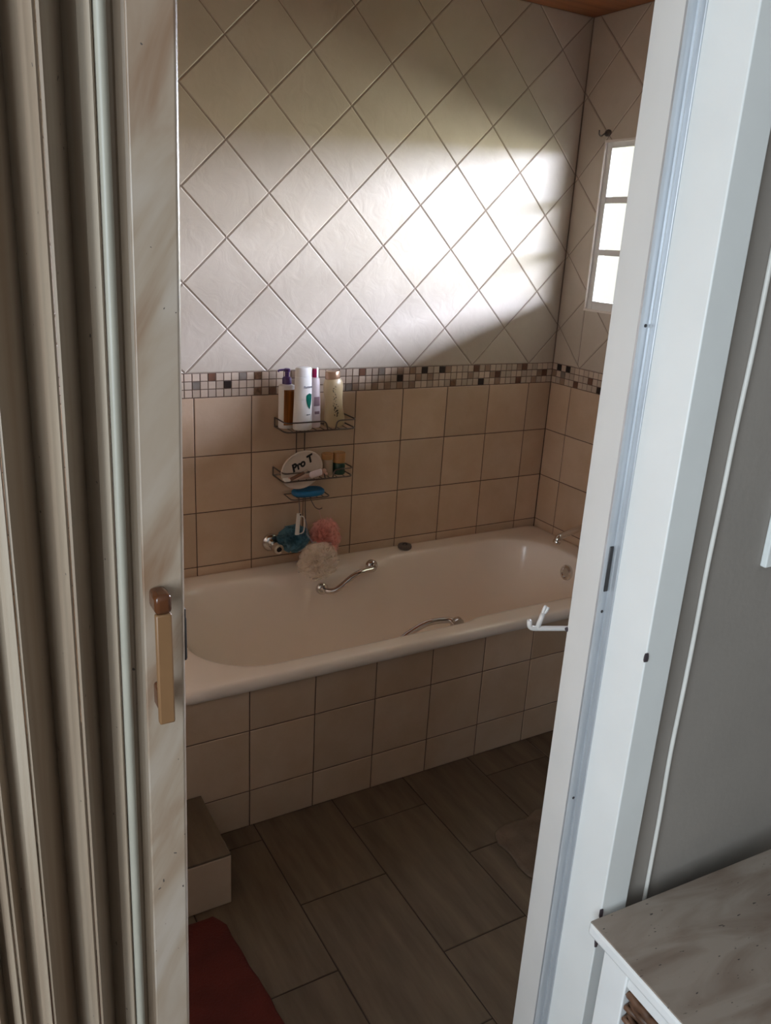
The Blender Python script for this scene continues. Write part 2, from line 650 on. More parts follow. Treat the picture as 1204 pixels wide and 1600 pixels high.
def mosaic(name, length, sign, fmap, marks, parent, seed):
    polys, mis = [], []
    rnd = random.Random(seed)
    mk = {(a, b): c for a, b, c in marks}
    n = int(length / HM_STEP)
    for i in range(n):
        for j in range(3):
            a, b = sign * i * HM_STEP, sign * (i + 1) * HM_STEP
            polys.append([(min(a, b), H0 + j * HM_STEP), (max(a, b), H0 + j * HM_STEP), (max(a, b), H0 + (j + 1) * HM_STEP), (min(a, b), H0 + (j + 1) * HM_STEP)])
            k = MOS.get(mk.get((i, j), 'beige'))
            if k == 0 and rnd.random() < 0.05:
                k = 3
            mis.append(k)
    return tile_field(name, polys, fmap, MOSM, parent, 0.003, 0.001, seed, mis)


bm = bmesh.new()
box(bm, XL - 0.12, 0.0, 0.002, 0.15, 0.0, HM)
box(bm, XL - 0.12, 0.0, 0.002, 0.15, HM, ZC, 1)
wall_back = tag(link('wall_back', bm, [M['grout'], M['grout_light']]), 'long tiled wall behind the bath', kind='structure')
us = [XL] + [-0.1155 - 0.2 * i for i in range(11, -1, -1)] + [0.0]
vs = [0.1143 - 0.1143, 0.1143, 0.3143, 0.5143, 0.7143, 0.9143, 1.1143]
tile_field('square_tiles', square_polys(us, vs), fback, M['tile'], wall_back, seed=3)
mosaic('mosaic_border', 2.4, -1, fback, [(54, 2, 'brown'), (56, 1, 'grey'), (52, 1, 'black'), (50, 2, 'silver'), (48, 2, 'copper'), (48, 0, 'bronze'), (46, 0, 'brown'), (33, 2, 'brown'), (30, 2, 'silver'), (27, 1, 'black'), (23, 2, 'black'), (22, 1, 'tan'), (31, 0, 'tan'), (35, 0, 'grey'), (29, 0, 'tan'), (25, 0, 'tan'), (20, 2, 'black'), (18, 0, 'copper'), (13, 0, 'black'), (15, 1, 'tan'), (14, 2, 'brown'), (12, 2, 'tan'), (10, 1, 'brown'), (5, 2, 'brown'), (6, 0, 'brown'), (1, 1, 'brown'), (3, 0, 'tan'), (11, 1, 'tan')], wall_back, 5)
tile_field('diamond_tiles', diamond_polys(-0.1277, HM, XL, 0.0, HM, ZC), fback, M['diamond'], wall_back, grout=0.003, bev=0.003, seed=7)

WY0, WY1, WZ0, WZ1 = 0.145, 1.34, 1.425, 2.022      # window opening, as -y and z
bm = bmesh.new()
for (a, b, c, d) in ((-0.15, WY0, 0, ZC), (WY1, 1.97, 0, ZC), (WY0, WY1, 0, WZ0), (WY0, WY1, WZ1, ZC)):
    box(bm, 0.002, 0.055, -b, -a, max(c, HM), d, 1)
box(bm, 0.002, 0.055, -1.97, 0.15, 0, HM)
wall_right = tag(link('wall_right', bm, [M['grout'], M['grout_light']]), 'tiled end wall with the small window', kind='structure')
us = [0.0] + [0.1234 + 0.2 * i for i in range(9)] + [-YF]
tile_field('square_tiles', square_polys(us, vs), fright, M['tile'], wall_right, seed=13)
mosaic('mosaic_border', 1.83, 1, fright, [(1, 2, 'black'), (3, 2, 'black'), (2, 1, 'grey'), (5, 0, 'brown'), (8, 1, 'brown'), (10, 0, 'black'), (20, 1, 'brown'), (26, 2, 'black')], wall_right, 15)
tile_field('diamond_tiles', diamond_polys(0.157, HM, 0.0, -YF, HM, ZC, hole=(WY0, WY1, WZ0, WZ1)), fright, M['diamond'], wall_right, grout=0.003, bev=0.003, seed=17)

bm = bmesh.new()
box(bm, XL - 0.12, XL, YF, 0.002, 0.0, ZC)
tag(link('wall_left', bm, M['tile']), 'bathroom wall at the left end of the bath', kind='structure')

bm = bmesh.new()
box(bm, XL - 0.12, 0.18, YF - 0.0, 0.15, ZC, ZC + 0.08)
tag(link('ceiling', bm, M['wood_ceiling']), 'dark varnished wooden ceiling', kind='structure')

# floor of plank tiles laid in half bond
bm = bmesh.new()
box(bm, XL, 0.0, -1.98, 0.0, -0.06, -0.002)
floor = tag(link('floor', bm, M['floor_grout']), 'bathroom floor of long brown plank tiles', kind='structure')
polys = []
joint = {0: -0.812, 1: -1.080, 2: -0.880, 3: -1.115}
PX = 0.2535
for c in range(-3, 6):
    x0 = -1.839 + c * PX
    y = joint.get(c, -0.85 - 0.24 * (c % 2)) + 0.488 * 3
    while y > -2.5:
        p = clip_rect([(x0, y - 0.488), (x0 + PX, y - 0.488), (x0 + PX, y), (x0, y)], XL, 0.0, -1.97, 0.0)
        if len(p) >= 3:
            polys.append(p)
        y -= 0.488
tile_field('plank_tiles', polys, lambda u, v, wv: Vector((u, v, wv)), M['floor_tile'], floor, grout=0.004, bev=0.0012, seed=23)

# ------------------------------------------------------------------ window
bm = bmesh.new()
fx0, fx1 = 0.008, 0.040
zr = [WZ0, 1.457, 1.626, 1.648, 1.811, 1.834, 2.001, WZ1]
yc = [WY0, WY0 + 0.027]
for _k in range(1, 6):
    _c = WY0 + 0.012 + (WY1 - WY0 - 0.024) * _k / 6
    yc += [_c - 0.0085, _c + 0.0085]
yc += [WY1 - 0.021, WY1]
for a in range(0, len(yc), 2):
    box(bm, fx0, fx1, -yc[a + 1], -yc[a], WZ0, WZ1)
for a in range(0, len(zr), 2):
    box(bm, fx0 + 0.001, fx1 - 0.001, -WY1, -WY0, zr[a], zr[a + 1])
window = tag(link('window_1', bm, M['window_paint'], bevel=0.002), 'small steel window of square panes high in the end wall', kind='structure')
for i in range(6):
    for j in range(3):
        bm = bmesh.new()
        box(bm, 0.030, 0.034, -yc[2 * i + 2] - 0.002, -yc[2 * i + 1] + 0.002, zr[2 * j + 1] - 0.002, zr[2 * j + 2] + 0.002)
        link('pane', bm, M['glass'], window)
bm = bmesh.new()
for (a, b, c, d) in ((WY0 - 0.004, WY1 + 0.006, WZ0 - 0.006, WZ0 + 0.002), (WY0 - 0.004, WY1 + 0.006, WZ1 - 0.002, WZ1 + 0.006), (WY0 - 0.003, WY0 + 0.002, WZ0 + 0.002, WZ1 - 0.002), (WY1 - 0.002, WY1 + 0.006, WZ0 + 0.002, WZ1 - 0.002)):
    box(bm, -0.003, 0.012, -b, -a, c, d)
link('edge_trim', bm, M['trim_bright'], window)

# veranda roof and ground outside that window
bm = bmesh.new()
box(bm, 0.055, 1.55, -8.5, 3.2, 2.58, 2.66)
tag(link('trim_1', bm, M['white_ceiling']), 'veranda roof outside the bathroom window', kind='structure')
bm = bmesh.new()
box(bm, 0.055, 5.0, -9.0, 4.0, -0.1, 0.0)
tag(link('floor', bm, M['stone']), 'ground outside the bathroom window', kind='structure')

# ------------------------------------------------------------------ partition with the doorway, and the room in front
YW = -1.955                     # plaster face towards the viewer
JX = -1.525                     # right-hand jamb
JL = -2.365
bm = bmesh.new()
box(bm, JX + 0.03, 0.30, YW, YF, 0.0, ZC)
box(bm, -3.62, JL - 0.01, YW, YF, 0.0, ZC)
box(bm, JL - 0.01, JX + 0.03, YW, YF, 2.10, ZC)
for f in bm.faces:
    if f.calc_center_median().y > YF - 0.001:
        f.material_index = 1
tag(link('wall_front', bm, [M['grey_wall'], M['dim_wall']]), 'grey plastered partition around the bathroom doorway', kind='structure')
bm = bmesh.new()
for (a, b, c, d) in ((-5.0, -4.0, 0, ZC), (-2.5, YW, 0, ZC), (-4.0, -2.5, 0, 0.9), (-4.0, -2.5, 2.3, ZC)):
    box(bm, -3.72, -3.60, a, b, c, d)
tag(link('wall_room_left', bm, M['hall_wall']), 'left wall of the room in front, with its window opening', kind='structure')
bm = bmesh.new()
box(bm, 0.18, 0.30, -5.0, YW, 0.0, ZC)
tag(link('wall_room_right', bm, M['hall_wall']), 'right wall of the room in front', kind='structure')
bm = bmesh.new()
box(bm, -3.72, 0.30, -5.12, -5.0, 0.0, ZC)
tag(link('wall_room_rear', bm, M['hall_wall']), 'wall behind the viewer', kind='structure')
bm = bmesh.new()
box(bm, -3.72, 0.30, -5.12, -1.97, -0.08, 0.0)
tag(link('floor', bm, M['hall_floor']), 'floor of the room in front of the doorway', kind='structure')
bm = bmesh.new()
box(bm, -3.72, 0.30, -5.12, YF, ZC, ZC + 0.08)
tag(link('ceiling', bm, M['white_ceiling']), 'white ceiling of the room in front of the doorway', kind='structure')

# pressed steel door frame
YJ = -1.968
frame = empty('trim_2', (JX, YJ, 0))
tag(frame, 'white painted steel door frame of the bathroom doorway', kind='structure')


def jamb_prism(name, pts, z0, z1, material, bev=0.002):
    bm = bmesh.new()
    lo = [bm.verts.new((x - JX, y - YJ, z0)) for x, y in pts]
    hi = [bm.verts.new((x - JX, y - YJ, z1)) for x, y in pts]
    n = len(pts)
    for i in range(n):
        bm.faces.new((lo[i], lo[(i + 1) % n], hi[(i + 1) % n], hi[i]))
    bm.faces.new(lo[::-1])
    bm.faces.new(hi)
    return link(name, bm, material, frame, bevel=bev)


jamb_prism('jamb', [(JX, -1.968), (-1.4735, -1.968), (-1.4735, -1.95), (JX + 0.045, -1.94), (JX + 0.045, -1.8210), (-1.522, -1.8210), (-1.545, -1.8910), (JX, -1.8880)], 0.0, 2.06, M['frame_paint'], 0.0018)
jamb_prism('jamb', [(JL, -1.968), (JL - 0.05, -1.968), (JL - 0.05, -1.95), (JL - 0.04, -1.94), (JL - 0.04, -1.8373), (JL + 0.013, -1.8373), (JL + 0.013, -1.8845), (JL, -1.8845)], 0.0, 2.06, M['frame_paint'], 0.0018)
bm = bmesh.new()
box(bm, JL - 0.05 - JX, -1.4735 - JX, 0.0, 0.1307, 2.06, 2.11)
link('head', bm, M['frame_paint'], frame, bevel=0.002)
# catch channel for the folding door, fixed in the jamb
jamb_prism('catch_channel', [(-1.5446, -1.8895), (-1.5446, -1.8927), (-1.5405, -1.8927), (-1.5400, -1.8915), (-1.5292, -1.8915), (-1.5288, -1.8945), (-1.5275, -1.8955), (-1.5275, -1.9015), (-1.5268, -1.9022), (JX + 0.002, -1.9022), (JX + 0.002, -1.8870)], 0.0, 2.06, M['aluminium'], 0.0)
bm = bmesh.new()
box(bm, -0.0112, -0.0050, 0.0752, 0.079, 1.216, 1.280)
link('strike_slot', bm, M['dark_metal'], frame, bevel=0.001)
for zz in (1.187, 1.561, 0.889):
    bm = bmesh.new()
    lathe(bm, [(0.0021, 0.0), (0.0021, 0.0010), (0.001, 0.0016)], n=10, M4=disc_matrix((-0.0085, 0.0768, zz), (0, -1, 0)))
    link('screw', bm, M['dark_metal'], frame)
rnd = random.Random(4)
for (x, y, z, sx, sy, sz) in ((-1.5245, -1.968, 1.155, 0.0025, 0.002, 0.007), (-1.5245, -1.968, 0.742, 0.002, 0.002, 0.009), (-1.5222, -1.8215, 1.126, 0.002, 0.003, 0.004), (-1.5245, -1.968, 0.69, 0.0016, 0.002, 0.012)):
    bm = bmesh.new()
    pts = []
    for k in range(9):
        a = 2 * math.pi * k / 9
        r = rnd.uniform(0.65, 1.1)
        pts.append((math.cos(a) * r, math.sin(a) * r))
    lo = [bm.verts.new((x - JX - sx, y - YJ + sy * c, z + sz * s)) for c, s in pts]
    hi = [bm.verts.new((x - JX + sx, y - YJ + sy * c - 0.0006, z + sz * s)) for c, s in pts]
    for k in range(9):
        bm.faces.new((lo[k], lo[(k + 1) % 9], hi[(k + 1) % 9], hi[k]))
    bm.faces.new(lo[::-1])
    bm.faces.new(hi)
    link('paint_chip', bm, M['chip'], frame)

# ------------------------------------------------------------------ folding door, folded to the left
door = empty('door_1', (-2.13, -1.93, 0.0))
tag(door, 'cream marbled folding door pushed to the left of the doorway', kind='structure')
DZ0, DZ1 = 0.02, 2.05


def lean(x, z):
    k = 0.0055 + (x + 2.25) / 0.14 * 0.0085
    return k * (z - 1.42)


def extrude_door(name, pts, material, th=None, closed=True, bev=0.0, smooth=False):
    """vertical sheet or prism along plan points"""
    bm = bmesh.new()
    zs = [DZ0 + (DZ1 - DZ0) * i / 12 for i in range(13)]
    if not closed:
        n = len(pts)
        left, right = [], []
        for i in range(n):
            a = Vector((*pts[max(0, i - 1)], 0))
            b = Vector((*pts[min(n - 1, i + 1)], 0))
            t = (b - a).normalized()
            nn = Vector((t.y, -t.x, 0))
            p = Vector((*pts[i], 0))
            left.append(p)
            right.append(p - nn * th)
        pts = [(p.x, p.y) for p in left] + [(p.x, p.y) for p in right[::-1]]
    rings = [[bm.verts.new((x + lean(x, z) + 2.13, y + 1.93, z)) for x, y in pts] for z in zs]
    n = len(pts)
    for i in range(12):
        for k in range(n):
            bm.faces.new((rings[i][k], rings[i][(k + 1) % n], rings[i + 1][(k + 1) % n], rings[i + 1][k]))
    bm.faces.new(rings[0][::-1])
    bm.faces.new(rings[-1])
    return link(name, bm, material, door, bevel=bev, autosmooth=None if bev else 30)


# leading slat: front face, bull-nosed right edge, stepped ribs on the left
extrude_door('slat', [(-2.1455, -1.955), (-2.1120, -1.955), (-2.1095, -1.952), (-2.1090, -1.925), (-2.1455, -1.925)], M['vinyl_slat'], bev=0.0012)
extrude_door('edge_rib', [(-2.1580, -1.949), (-2.1535, -1.949), (-2.1525, -1.9515), (-2.1475, -1.9515), (-2.1455, -1.953), (-2.1455, -1.93), (-2.1580, -1.93)], M['vinyl'])
extrude_door('hinge_bead', [(-2.1665 + 0.0042 * (1 - math.cos(a)) , -1.957 - 0.005 * math.sin(a)) for a in [math.pi * k / 8 for k in range(9)]] + [(-2.1581, -1.93), (-2.1665, -1.93)], M['vinyl_bead'])

crests = [(-2.2035, -1.972), (-2.2459, -1.972), (-2.2714, -1.970), (-2.2925, -1.970), (-2.3135, -1.970), (-2.3345, -1.970)]
valleys = [(-2.1815, -1.920), (-2.2195, -1.924), (-2.2630, -1.946), (-2.2840, -1.940), (-2.3050, -1.940), (-2.3260, -1.940)]
right_end = (-2.1668, -1.958)


def pleat(pa, pv, pb):
    """from crest pa (left) back to valley pv, then forward to pb (right); sheet with ribs near the front"""
    out = []
    A, V, B = Vector(pa), Vector(pv), Vector(pb)
    out.append((A.x, A.y))
    for t in (0.25, 0.5, 0.75, 0.92):
        p = A.lerp(V, t)
        out.append((p.x, p.y))
    d = (B - V).normalized()
    nn = Vector((-d.y, d.x))
    if nn.y > 0:
        nn = -nn
    out.append((V.x, V.y))
    for t, h in ((0.08, 0), (0.40, 0), (0.62, 0), (0.66, 0.0005), (0.70, 0), (0.82, 0), (0.85, 0.0006), (0.97, 0.0006), (1.0, 0)):
        p = V.lerp(B, t) + nn * h
        out.append((p.x, p.y))
    return out


for i in range(6):
    b = right_end if i == 0 else crests[i - 1]
    pl = pleat(crests[i], valleys[i], (b[0] - 0.0006, b[1]))
    extrude_door('pleat', pl, M['vinyl'], th=-0.0022, closed=False)

# pull handle on the slat
hx = -2.1335 + lean(-2.135, 1.295) + 2.13
hy = -1.955 + 1.93
hroot = bpy.data.objects.new('handle', bpy.data.meshes.new('handle'))
bm = bmesh.new()
box(bm, hx - 0.0068, hx + 0.0068, hy - 0.0225, hy - 0.0155, 1.230, 1.335)
me = bpy.data.meshes.new('handle')
bpy.data.objects.remove(hroot)
handle = link('handle', bm, M['tan_plastic'], door, bevel=0.0015)
tag(handle, 'tan and amber pull handle')
bm = bmesh.new()
box(bm, hx - 0.0072, hx + 0.0072, hy - 0.0230, hy + 0.0005, 1.335, 1.3525)
link('end_cap', bm, M['brown_plastic'], handle, bevel=0.004, segs=3)
bm = bmesh.new()
box(bm, hx - 0.0062, hx + 0.005, hy - 0.0155, hy + 0.0005, 1.240, 1.262)
link('end_cap', bm, M['brown_plastic'], handle, bevel=0.003, segs=3)
bm = bmesh.new()
box(bm, 0.0180, 0.0205, -0.022, -0.008, 1.274, 1.325)
box(bm, 0.0190, 0.0215, -0.020, -0.010, 1.274, 1.315)
tag(link('latch', bm, M['dark_metal'], door, bevel=0.001), 'dark metal latch on the closing edge')

# ------------------------------------------------------------------ bath panel, ledge and step
YA = -0.7424
bm = bmesh.new()
box(bm, -1.80, 0.0, YA + 0.002, -0.70, 0.0, 0.452)
panel = tag(link('wall_bath_panel', bm, M['grout']), 'tiled masonry panel along the front of the bath', kind='structure')
us = [-1.7985] + [-0.5985 - 0.2 * i for i in range(5, -3, -1)] + [0.0]
vs2 = [0.0, 0.121, 0.321, 0.455]
tile_field('square_tiles', square_polys(us, vs2), lambda u, v, wv: Vector((u, YA - wv, v)), M['tile'], panel, seed=31)
bm = bmesh.new()
box(bm, XL, -1.802, YA, 0.0, 0.0, 0.47)
tag(link('wall_bath_ledge', bm, M['tile']), 'tiled ledge at the left end of the bath', kind='structure')

step = tag(empty('tiled_step', (-1.741, -0.993, 0)), 'low tiled step on the floor against the left front of the bath panel', 'step')
bm = bmesh.new()
box(bm, -0.656, -0.003, 0.003, 0.2485, 0.0, 0.151)
link('core', bm, M['grout'], step)
bm = bmesh.new()
lay = bm.faces.layers.float.new('tint')
for (a, b) in ((-0.25, 0.0), (-0.50, -0.25), (-0.656, -0.50)):
    for pp in ([(a, 0.0), (b, 0.0), (b, 0.2485), (a, 0.2485)],):
        q = inset(pp, 0.001)
        tile_prism(bm, lay, q, lambda u, v, wv: Vector((u, v, 0.156 + wv)), 0.3 + 0.2 * a, 0.0015, 0.006)
link('top_tile', bm, M['floor_tile'], step)
bm = bmesh.new()
lay = bm.faces.layers.float.new('tint')
for (a, b) in ((-0.2, -0.001), (-0.4, -0.2), (-0.6, -0.4), (-0.656, -0.6)):
    tile_prism(bm, lay, inset([(a, 0.0), (b, 0.0), (b, 0.149), (a, 0.149)], 0.0012), lambda u, v, wv: Vector((u, -wv, v)), 0.2, 0.0015, 0.004)
tile_prism(bm, lay, inset([(0.0, 0.0), (0.2485, 0.0), (0.2485, 0.149), (0.0, 0.149)], 0.0012), lambda u, v, wv: Vector((wv, u, v)), 0.3, 0.0015, 0.004)
link('side_tile', bm, M['tile'], step)

# ------------------------------------------------------------------ bath
bath = empty('bathtub', (-0.9, -0.38, 0.452))
tag(bath, 'cream enamel bathtub with two chrome grab handles, set in a tiled panel', 'bathtub')
BO = Vector((-0.9, -0.38, 0.452))


def sloop(x0, x1, y0, y1, n, z, N=144):
    cx, cy, a, b = (x0 + x1) / 2, (y0 + y1) / 2, (x1 - x0) / 2, (y1 - y0) / 2
    out = []
    for k in range(N):
        t = 2 * math.pi * k / N
        # angle warped so that long sides get their share of points
        c, s = math.cos(t), math.sin(t)
        ex = 2.0 / n
        out.append(Vector((cx + a * math.copysign(abs(c) ** ex, c), cy + b * math.copysign(abs(s) ** ex, s), z)))
    return out


def rloop(x0, x1, y0, y1, r, z, N=144):
    """rounded rectangle sampled at even arc length, starting mid right, anticlockwise"""
    r = min(r, (x1 - x0) / 2 - 1e-4, (y1 - y0) / 2 - 1e-4)
    seg = []
    pts = []
    cs = [(x1 - r, y1 - r, 0), (x0 + r, y1 - r, math.pi / 2), (x0 + r, y0 + r, math.pi), (x1 - r, y0 + r, 1.5 * math.pi)]
    pts.append((x1, (y0 + y1) / 2))
    for cx, cy, a0 in cs:
        for k in range(17):
            a = a0 + math.pi / 2 * k / 16
            pts.append((cx + r * math.cos(a), cy + r * math.sin(a)))
    pts.append((x1, (y0 + y1) / 2))
    L = [0]
    for i in range(1, len(pts)):
        L.append(L[-1] + math.hypot(pts[i][0] - pts[i - 1][0], pts[i][1] - pts[i - 1][1]))
    out = []
    j = 0
    for k in range(N):
        d = L[-1] * k / N
        while L[j + 1] < d:
            j += 1
        t = (d - L[j]) / max(1e-9, L[j + 1] - L[j])
        out.append(Vector((pts[j][0] + (pts[j + 1][0] - pts[j][0]) * t, pts[j][1] + (pts[j + 1][1] - pts[j][1]) * t, z)))
    return out


loops = [
    rloop(-1.796, -0.002, -0.752, -0.002, 0.012, 0.453),
    rloop(-1.798, -0.002, -0.757, -0.002, 0.015, 0.462),
    rloop(-1.796, -0.003, -0.756, -0.003, 0.018, 0.476),
    rloop(-1.788, -0.009, -0.749, -0.008, 0.022, 0.486),
    rloop(-1.775, -0.020, -0.738, -0.016, 0.03, 0.489),
    rloop(-1.712, -0.100, -0.694, -0.092, 0.21, 0.488),
    rloop(-1.703, -0.106, -0.688, -0.098, 0.21, 0.484),
    rloop(-1.694, -0.112, -0.682, -0.104, 0.21, 0.474),
    rloop(-1.685, -0.117, -0.676, -0.110, 0.21, 0.455),
    rloop(-1.655, -0.126, -0.668, -0.118, 0.21, 0.40),
    rloop(-1.590, -0.145, -0.650, -0.134, 0.22, 0.28),
    rloop(-1.510, -0.170, -0.628, -0.155, 0.22, 0.17),
    rloop(-1.450, -0.205, -0.600, -0.180, 0.20, 0.115),
    rloop(-1.380, -0.26, -0.555, -0.225, 0.16, 0.092),
    rloop(-1.20, -0.40, -0.45, -0.32, 0.05, 0.085),
]


def sstep(a, b, x):
    t = max(0.0, min(1.0, (x - a) / (b - a)))
    return t * t * (3 - 2 * t)


for li, lp in enumerate(loops):
    for v in lp:
        # side recesses that carry the grab handles: the wall steps inward and the rim dips there
        if 5 <= li <= 10:
            m_ = sstep(-1.34, -1.22, v.x) * (1 - sstep(-0.86, -0.78, v.x))
            wgt = {5: 0.6, 6: 0.75, 7: 0.9, 8: 1.0, 9: 0.8, 10: 0.35}[li]
            if v.y > -0.25:
                v.y -= 0.030 * m_ * wgt
                if li in (5, 6, 7):
                    v.z -= (0.004, 0.010, 0.010)[li - 5] * m_
            elif v.y < -0.5:
                m2 = sstep(-0.84, -0.78, v.x)
                v.y += 0.026 * m2 * wgt * (1 - sstep(-0.2, -0.1, v.x))
bm = bmesh.new()
rings = [[bm.verts.new(v - BO) for v in lp] for lp in loops]
N = 144
for i in range(len(rings) - 1):
    for k in range(N):
        bm.faces.new((rings[i][k], rings[i][(k + 1) % N], rings[i + 1][(k + 1) % N], rings[i + 1][k]))
cv = bm.verts.new(Vector((-0.8, -0.385, 0.084)) - BO)
for k in range(N):
    bm.faces.new((rings[-1][k], rings[-1][(k + 1) % N], cv))
shell = link('tub_shell', bm, M['enamel'], bath, smooth=True)
sub = shell.modifiers.new('subdivision', 'SUBSURF')
sub.levels = 1
sub.render_levels = 1


def grab(ctrl, normal, r=0.0102):
    bm = bmesh.new()
    P = smooth_path([Vector(c) - BO for c in ctrl], 8)
    tube(bm, P, r, 12)
    h = link('grab_handle', bm, M['chrome'], bath, smooth=True)
    for e, nb in ((ctrl[0], normal), (ctrl[-1], normal)):
        bm = bmesh.new()
        lathe(bm, [(0.022, -0.012), (0.022, 0.003), (0.019, 0.008), (0.012, 0.011)], n=20, M4=disc_matrix(Vector(e) - BO, nb))
        link('mount', bm, M['chrome'], h, autosmooth=40)
    return h


tag(grab([(-1.100, -0.150, 0.424), (-1.090, -0.178, 0.424), (-1.066, -0.190, 0.429), (-1.030, -0.190, 0.450), (-0.998, -0.190, 0.471), (-0.968, -0.188, 0.481), (-0.930, -0.184, 0.482), (-0.905, -0.178, 0.482), (-0.896, -0.150, 0.482)], (0, -1, 0.15)), 'wavy chrome grab handle on the wall side')
tag(grab([(-1.075, -0.652, 0.415), (-1.062, -0.622, 0.418), (-1.035, -0.612, 0.428), (-0.985, -0.612, 0.452), (-0.945, -0.614, 0.466), (-0.905, -0.616, 0.468), (-0.866, -0.624, 0.466), (-0.850, -0.645, 0.464)], (0, 1, 0.15)), 'wavy chrome grab handle on the panel side')
bm = bmesh.new()
lathe(bm, [(0.030, -0.012), (0.032, 0.0), (0.030, 0.007), (0.020, 0.010), (0.018, 0.006), (0.006, 0.005)], n=28, M4=disc_matrix(Vector((-0.126, -0.37, 0.418)) - BO, (-1, 0, 0.1)))
link('overflow_cap', bm, M['chrome'], bath, autosmooth=40)

# plug on the back rim
plug = empty('bath_plug', (-0.700, -0.057, 0.4895))
tag(plug, 'small dark grey plug lying on the back rim of the bath', 'plug')
bm = bmesh.new()
lathe(bm, [(0.022, 0.0), (0.027, 0.004), (0.028, 0.010), (0.026, 0.016), (0.012, 0.018), (0.010, 0.014)], n=22)
link('stopper', bm, M['plug'], plug, autosmooth=40)
bm = bmesh.new()
tube(bm, [(0.008 * math.cos(a), 0.0, 0.018 + 0.006 * math.sin(a)) for a in [2 * math.pi * k / 14 for k in range(14)]], 0.0016, 6, closed=True)
link('ring', bm, M['dark_metal'], plug, smooth=True)

# spout on the end wall
spout = empty('bath_spout', (0.0, -0.37, 0.607))
tag(spout, 'chrome spout sticking out of the end wall over the bath', 'tap')
bm = bmesh.new()
lathe(bm, [(0.030, 0.0), (0.030, 0.006), (0.022, 0.014)], n=24, M4=disc_matrix((0, 0, 0), (-1, 0, 0)))
link('flange', bm, M['chrome'], spout, autosmooth=40)
bm = bmesh.new()
tube(bm, smooth_path([(-0.002, 0, 0), (-0.06, 0, -0.002), (-0.125, 0, -0.014), (-0.180, 0, -0.027), (-0.196, 0, -0.034), (-0.200, 0, -0.046)], 6), 0.0125, 14)
link('pipe', bm, M['chrome'], spout, smooth=True)
bm = bmesh.new()
lathe(bm, [(0.0145, 0.0), (0.0155, 0.004), (0.0155, 0.012), (0.013, 0.016)], n=18, M4=disc_matrix((-0.2005, 0, -0.056), (0.05, 0, 1)))
link('outlet_ring', bm, M['chrome'], spout, autosmooth=40)

# capped valve on the back wall
tap = empty('wall_valve', (-1.242, -0.0, 0.572))
tag(tap, 'round chrome wall valve without a knob, left of the bath sponges', 'tap')
bm = bmesh.new()
lathe(bm, [(0.034, 0.0), (0.034, 0.004), (0.029, 0.012), (0.018, 0.018)], n=28, M4=disc_matrix((0, 0, 0), (0, -1, 0)))
link('flange', bm, M['chrome'], tap, autosmooth=40)
bm = bmesh.new()
lathe(bm, [(0.017, 0.012), (0.017, 0.050), (0.020, 0.054), (0.020, 0.076), (0.018, 0.082), (0.0095, 0.083), (0.009, 0.070)], n=24, M4=disc_matrix((0, 0, 0), (0, -1, 0)))
link('valve_body', bm, M['chrome'], tap, autosmooth=40)
bm = bmesh.new()
lathe(bm, [(0.009, 0.068), (0.009, 0.0715), (0.003, 0.0715), (0.003, 0.078)], n=14, M4=disc_matrix((0, 0, 0), (0, -1, 0)))
link('spindle', bm, M['dark_metal'], tap, autosmooth=40)

# ------------------------------------------------------------------ wire caddy
cad = empty('shower_caddy', (-1.125, 0.0, 0.70))
tag(cad, 'chrome wire shower caddy with two baskets and a soap tray', 'caddy')
CO = Vector((-1.125, 0.0, 0.70))


def wires(name, paths, r=0.0019, parent=cad):
    bm = bmesh.new()
    for p in paths:
        cl = False
        if isinstance(p, tuple):
            p, cl = p
        tube(bm, [Vector(q) - CO for q in p], r, 7, closed=cl)
    return link(name, bm, M['wire'], parent, smooth=True)


def basket(x0, x1, zb, zt, yb, yf):
    loop = round_path([(x0, yb, zb), (x0, yf, zb), (x1, yf, zb), (x1, yb, zb), (x0, yb, zb)], 0.02)
    b = wires('basket', [loop], 0.0028)
    n = 9
    bars = [[(x0 + (x1 - x0) * k / n, yb, zb), (x0 + (x1 - x0) * k / n, yf, zb)] for k in range(1, n)]
    wires('floor_wire', bars, 0.0014, b)
    xm0, xm1 = x0 + 0.56 * (x1 - x0), x0 + 0.70 * (x1 - x0)
    rail_l = round_path([(x0, yb, zt), (x0, yf, zt), (xm0, yf, zt), (xm0 + 0.008, yf, zb)], 0.014)
    rail_r = round_path([(xm1, yf, zb), (xm1 + 0.006, yf, zt), (x1, yf, zt), (x1, yb, zt)], 0.014)
    wires('guard_rail', [rail_l, rail_r, [(x0, yb, zb), (x0, yb, zt)], [(x1, yb, zb), (x1, yb, zt)]], 0.0025, b)
    return b


basket(-1.234, -0.968, 1.003, 1.035, -0.008, -0.108)
basket(-1.238, -0.972, 0.828, 0.858, -0.008, -0.108)
wires('back_wire', [round_path([(x, -0.006, 0.745), (x, -0.006, 1.02), (x, -0.006, 1.16)], 0.01) for x in (-1.150, -1.118)] + [[(-1.150, -0.006, 1.16), (-1.134, -0.006, 1.172), (-1.118, -0.006, 1.16)]], 0.002)
tray = wires('soap_tray', [round_path([(-1.195, -0.008, 0.752), (-1.197, -0.085, 0.752), (-1.048, -0.085, 0.752), (-1.046, -0.008, 0.752), (-1.195, -0.008, 0.752)], 0.018)], 0.0023)
wires('floor_wire', [[(-1.19 + 0.0235 * k, -0.01, 0.752), (-1.19 + 0.0235 * k, -0.084, 0.752)] for k in range(1, 6)], 0.0014, tray)
wires('hook', [smooth_path([(-1.118, -0.06, 0.752), (-1.112, -0.064, 0.735), (-1.103, -0.075, 0.715), (-1.092, -0.085, 0.708), (-1.080, -0.088, 0.712)], 6)], 0.0019)
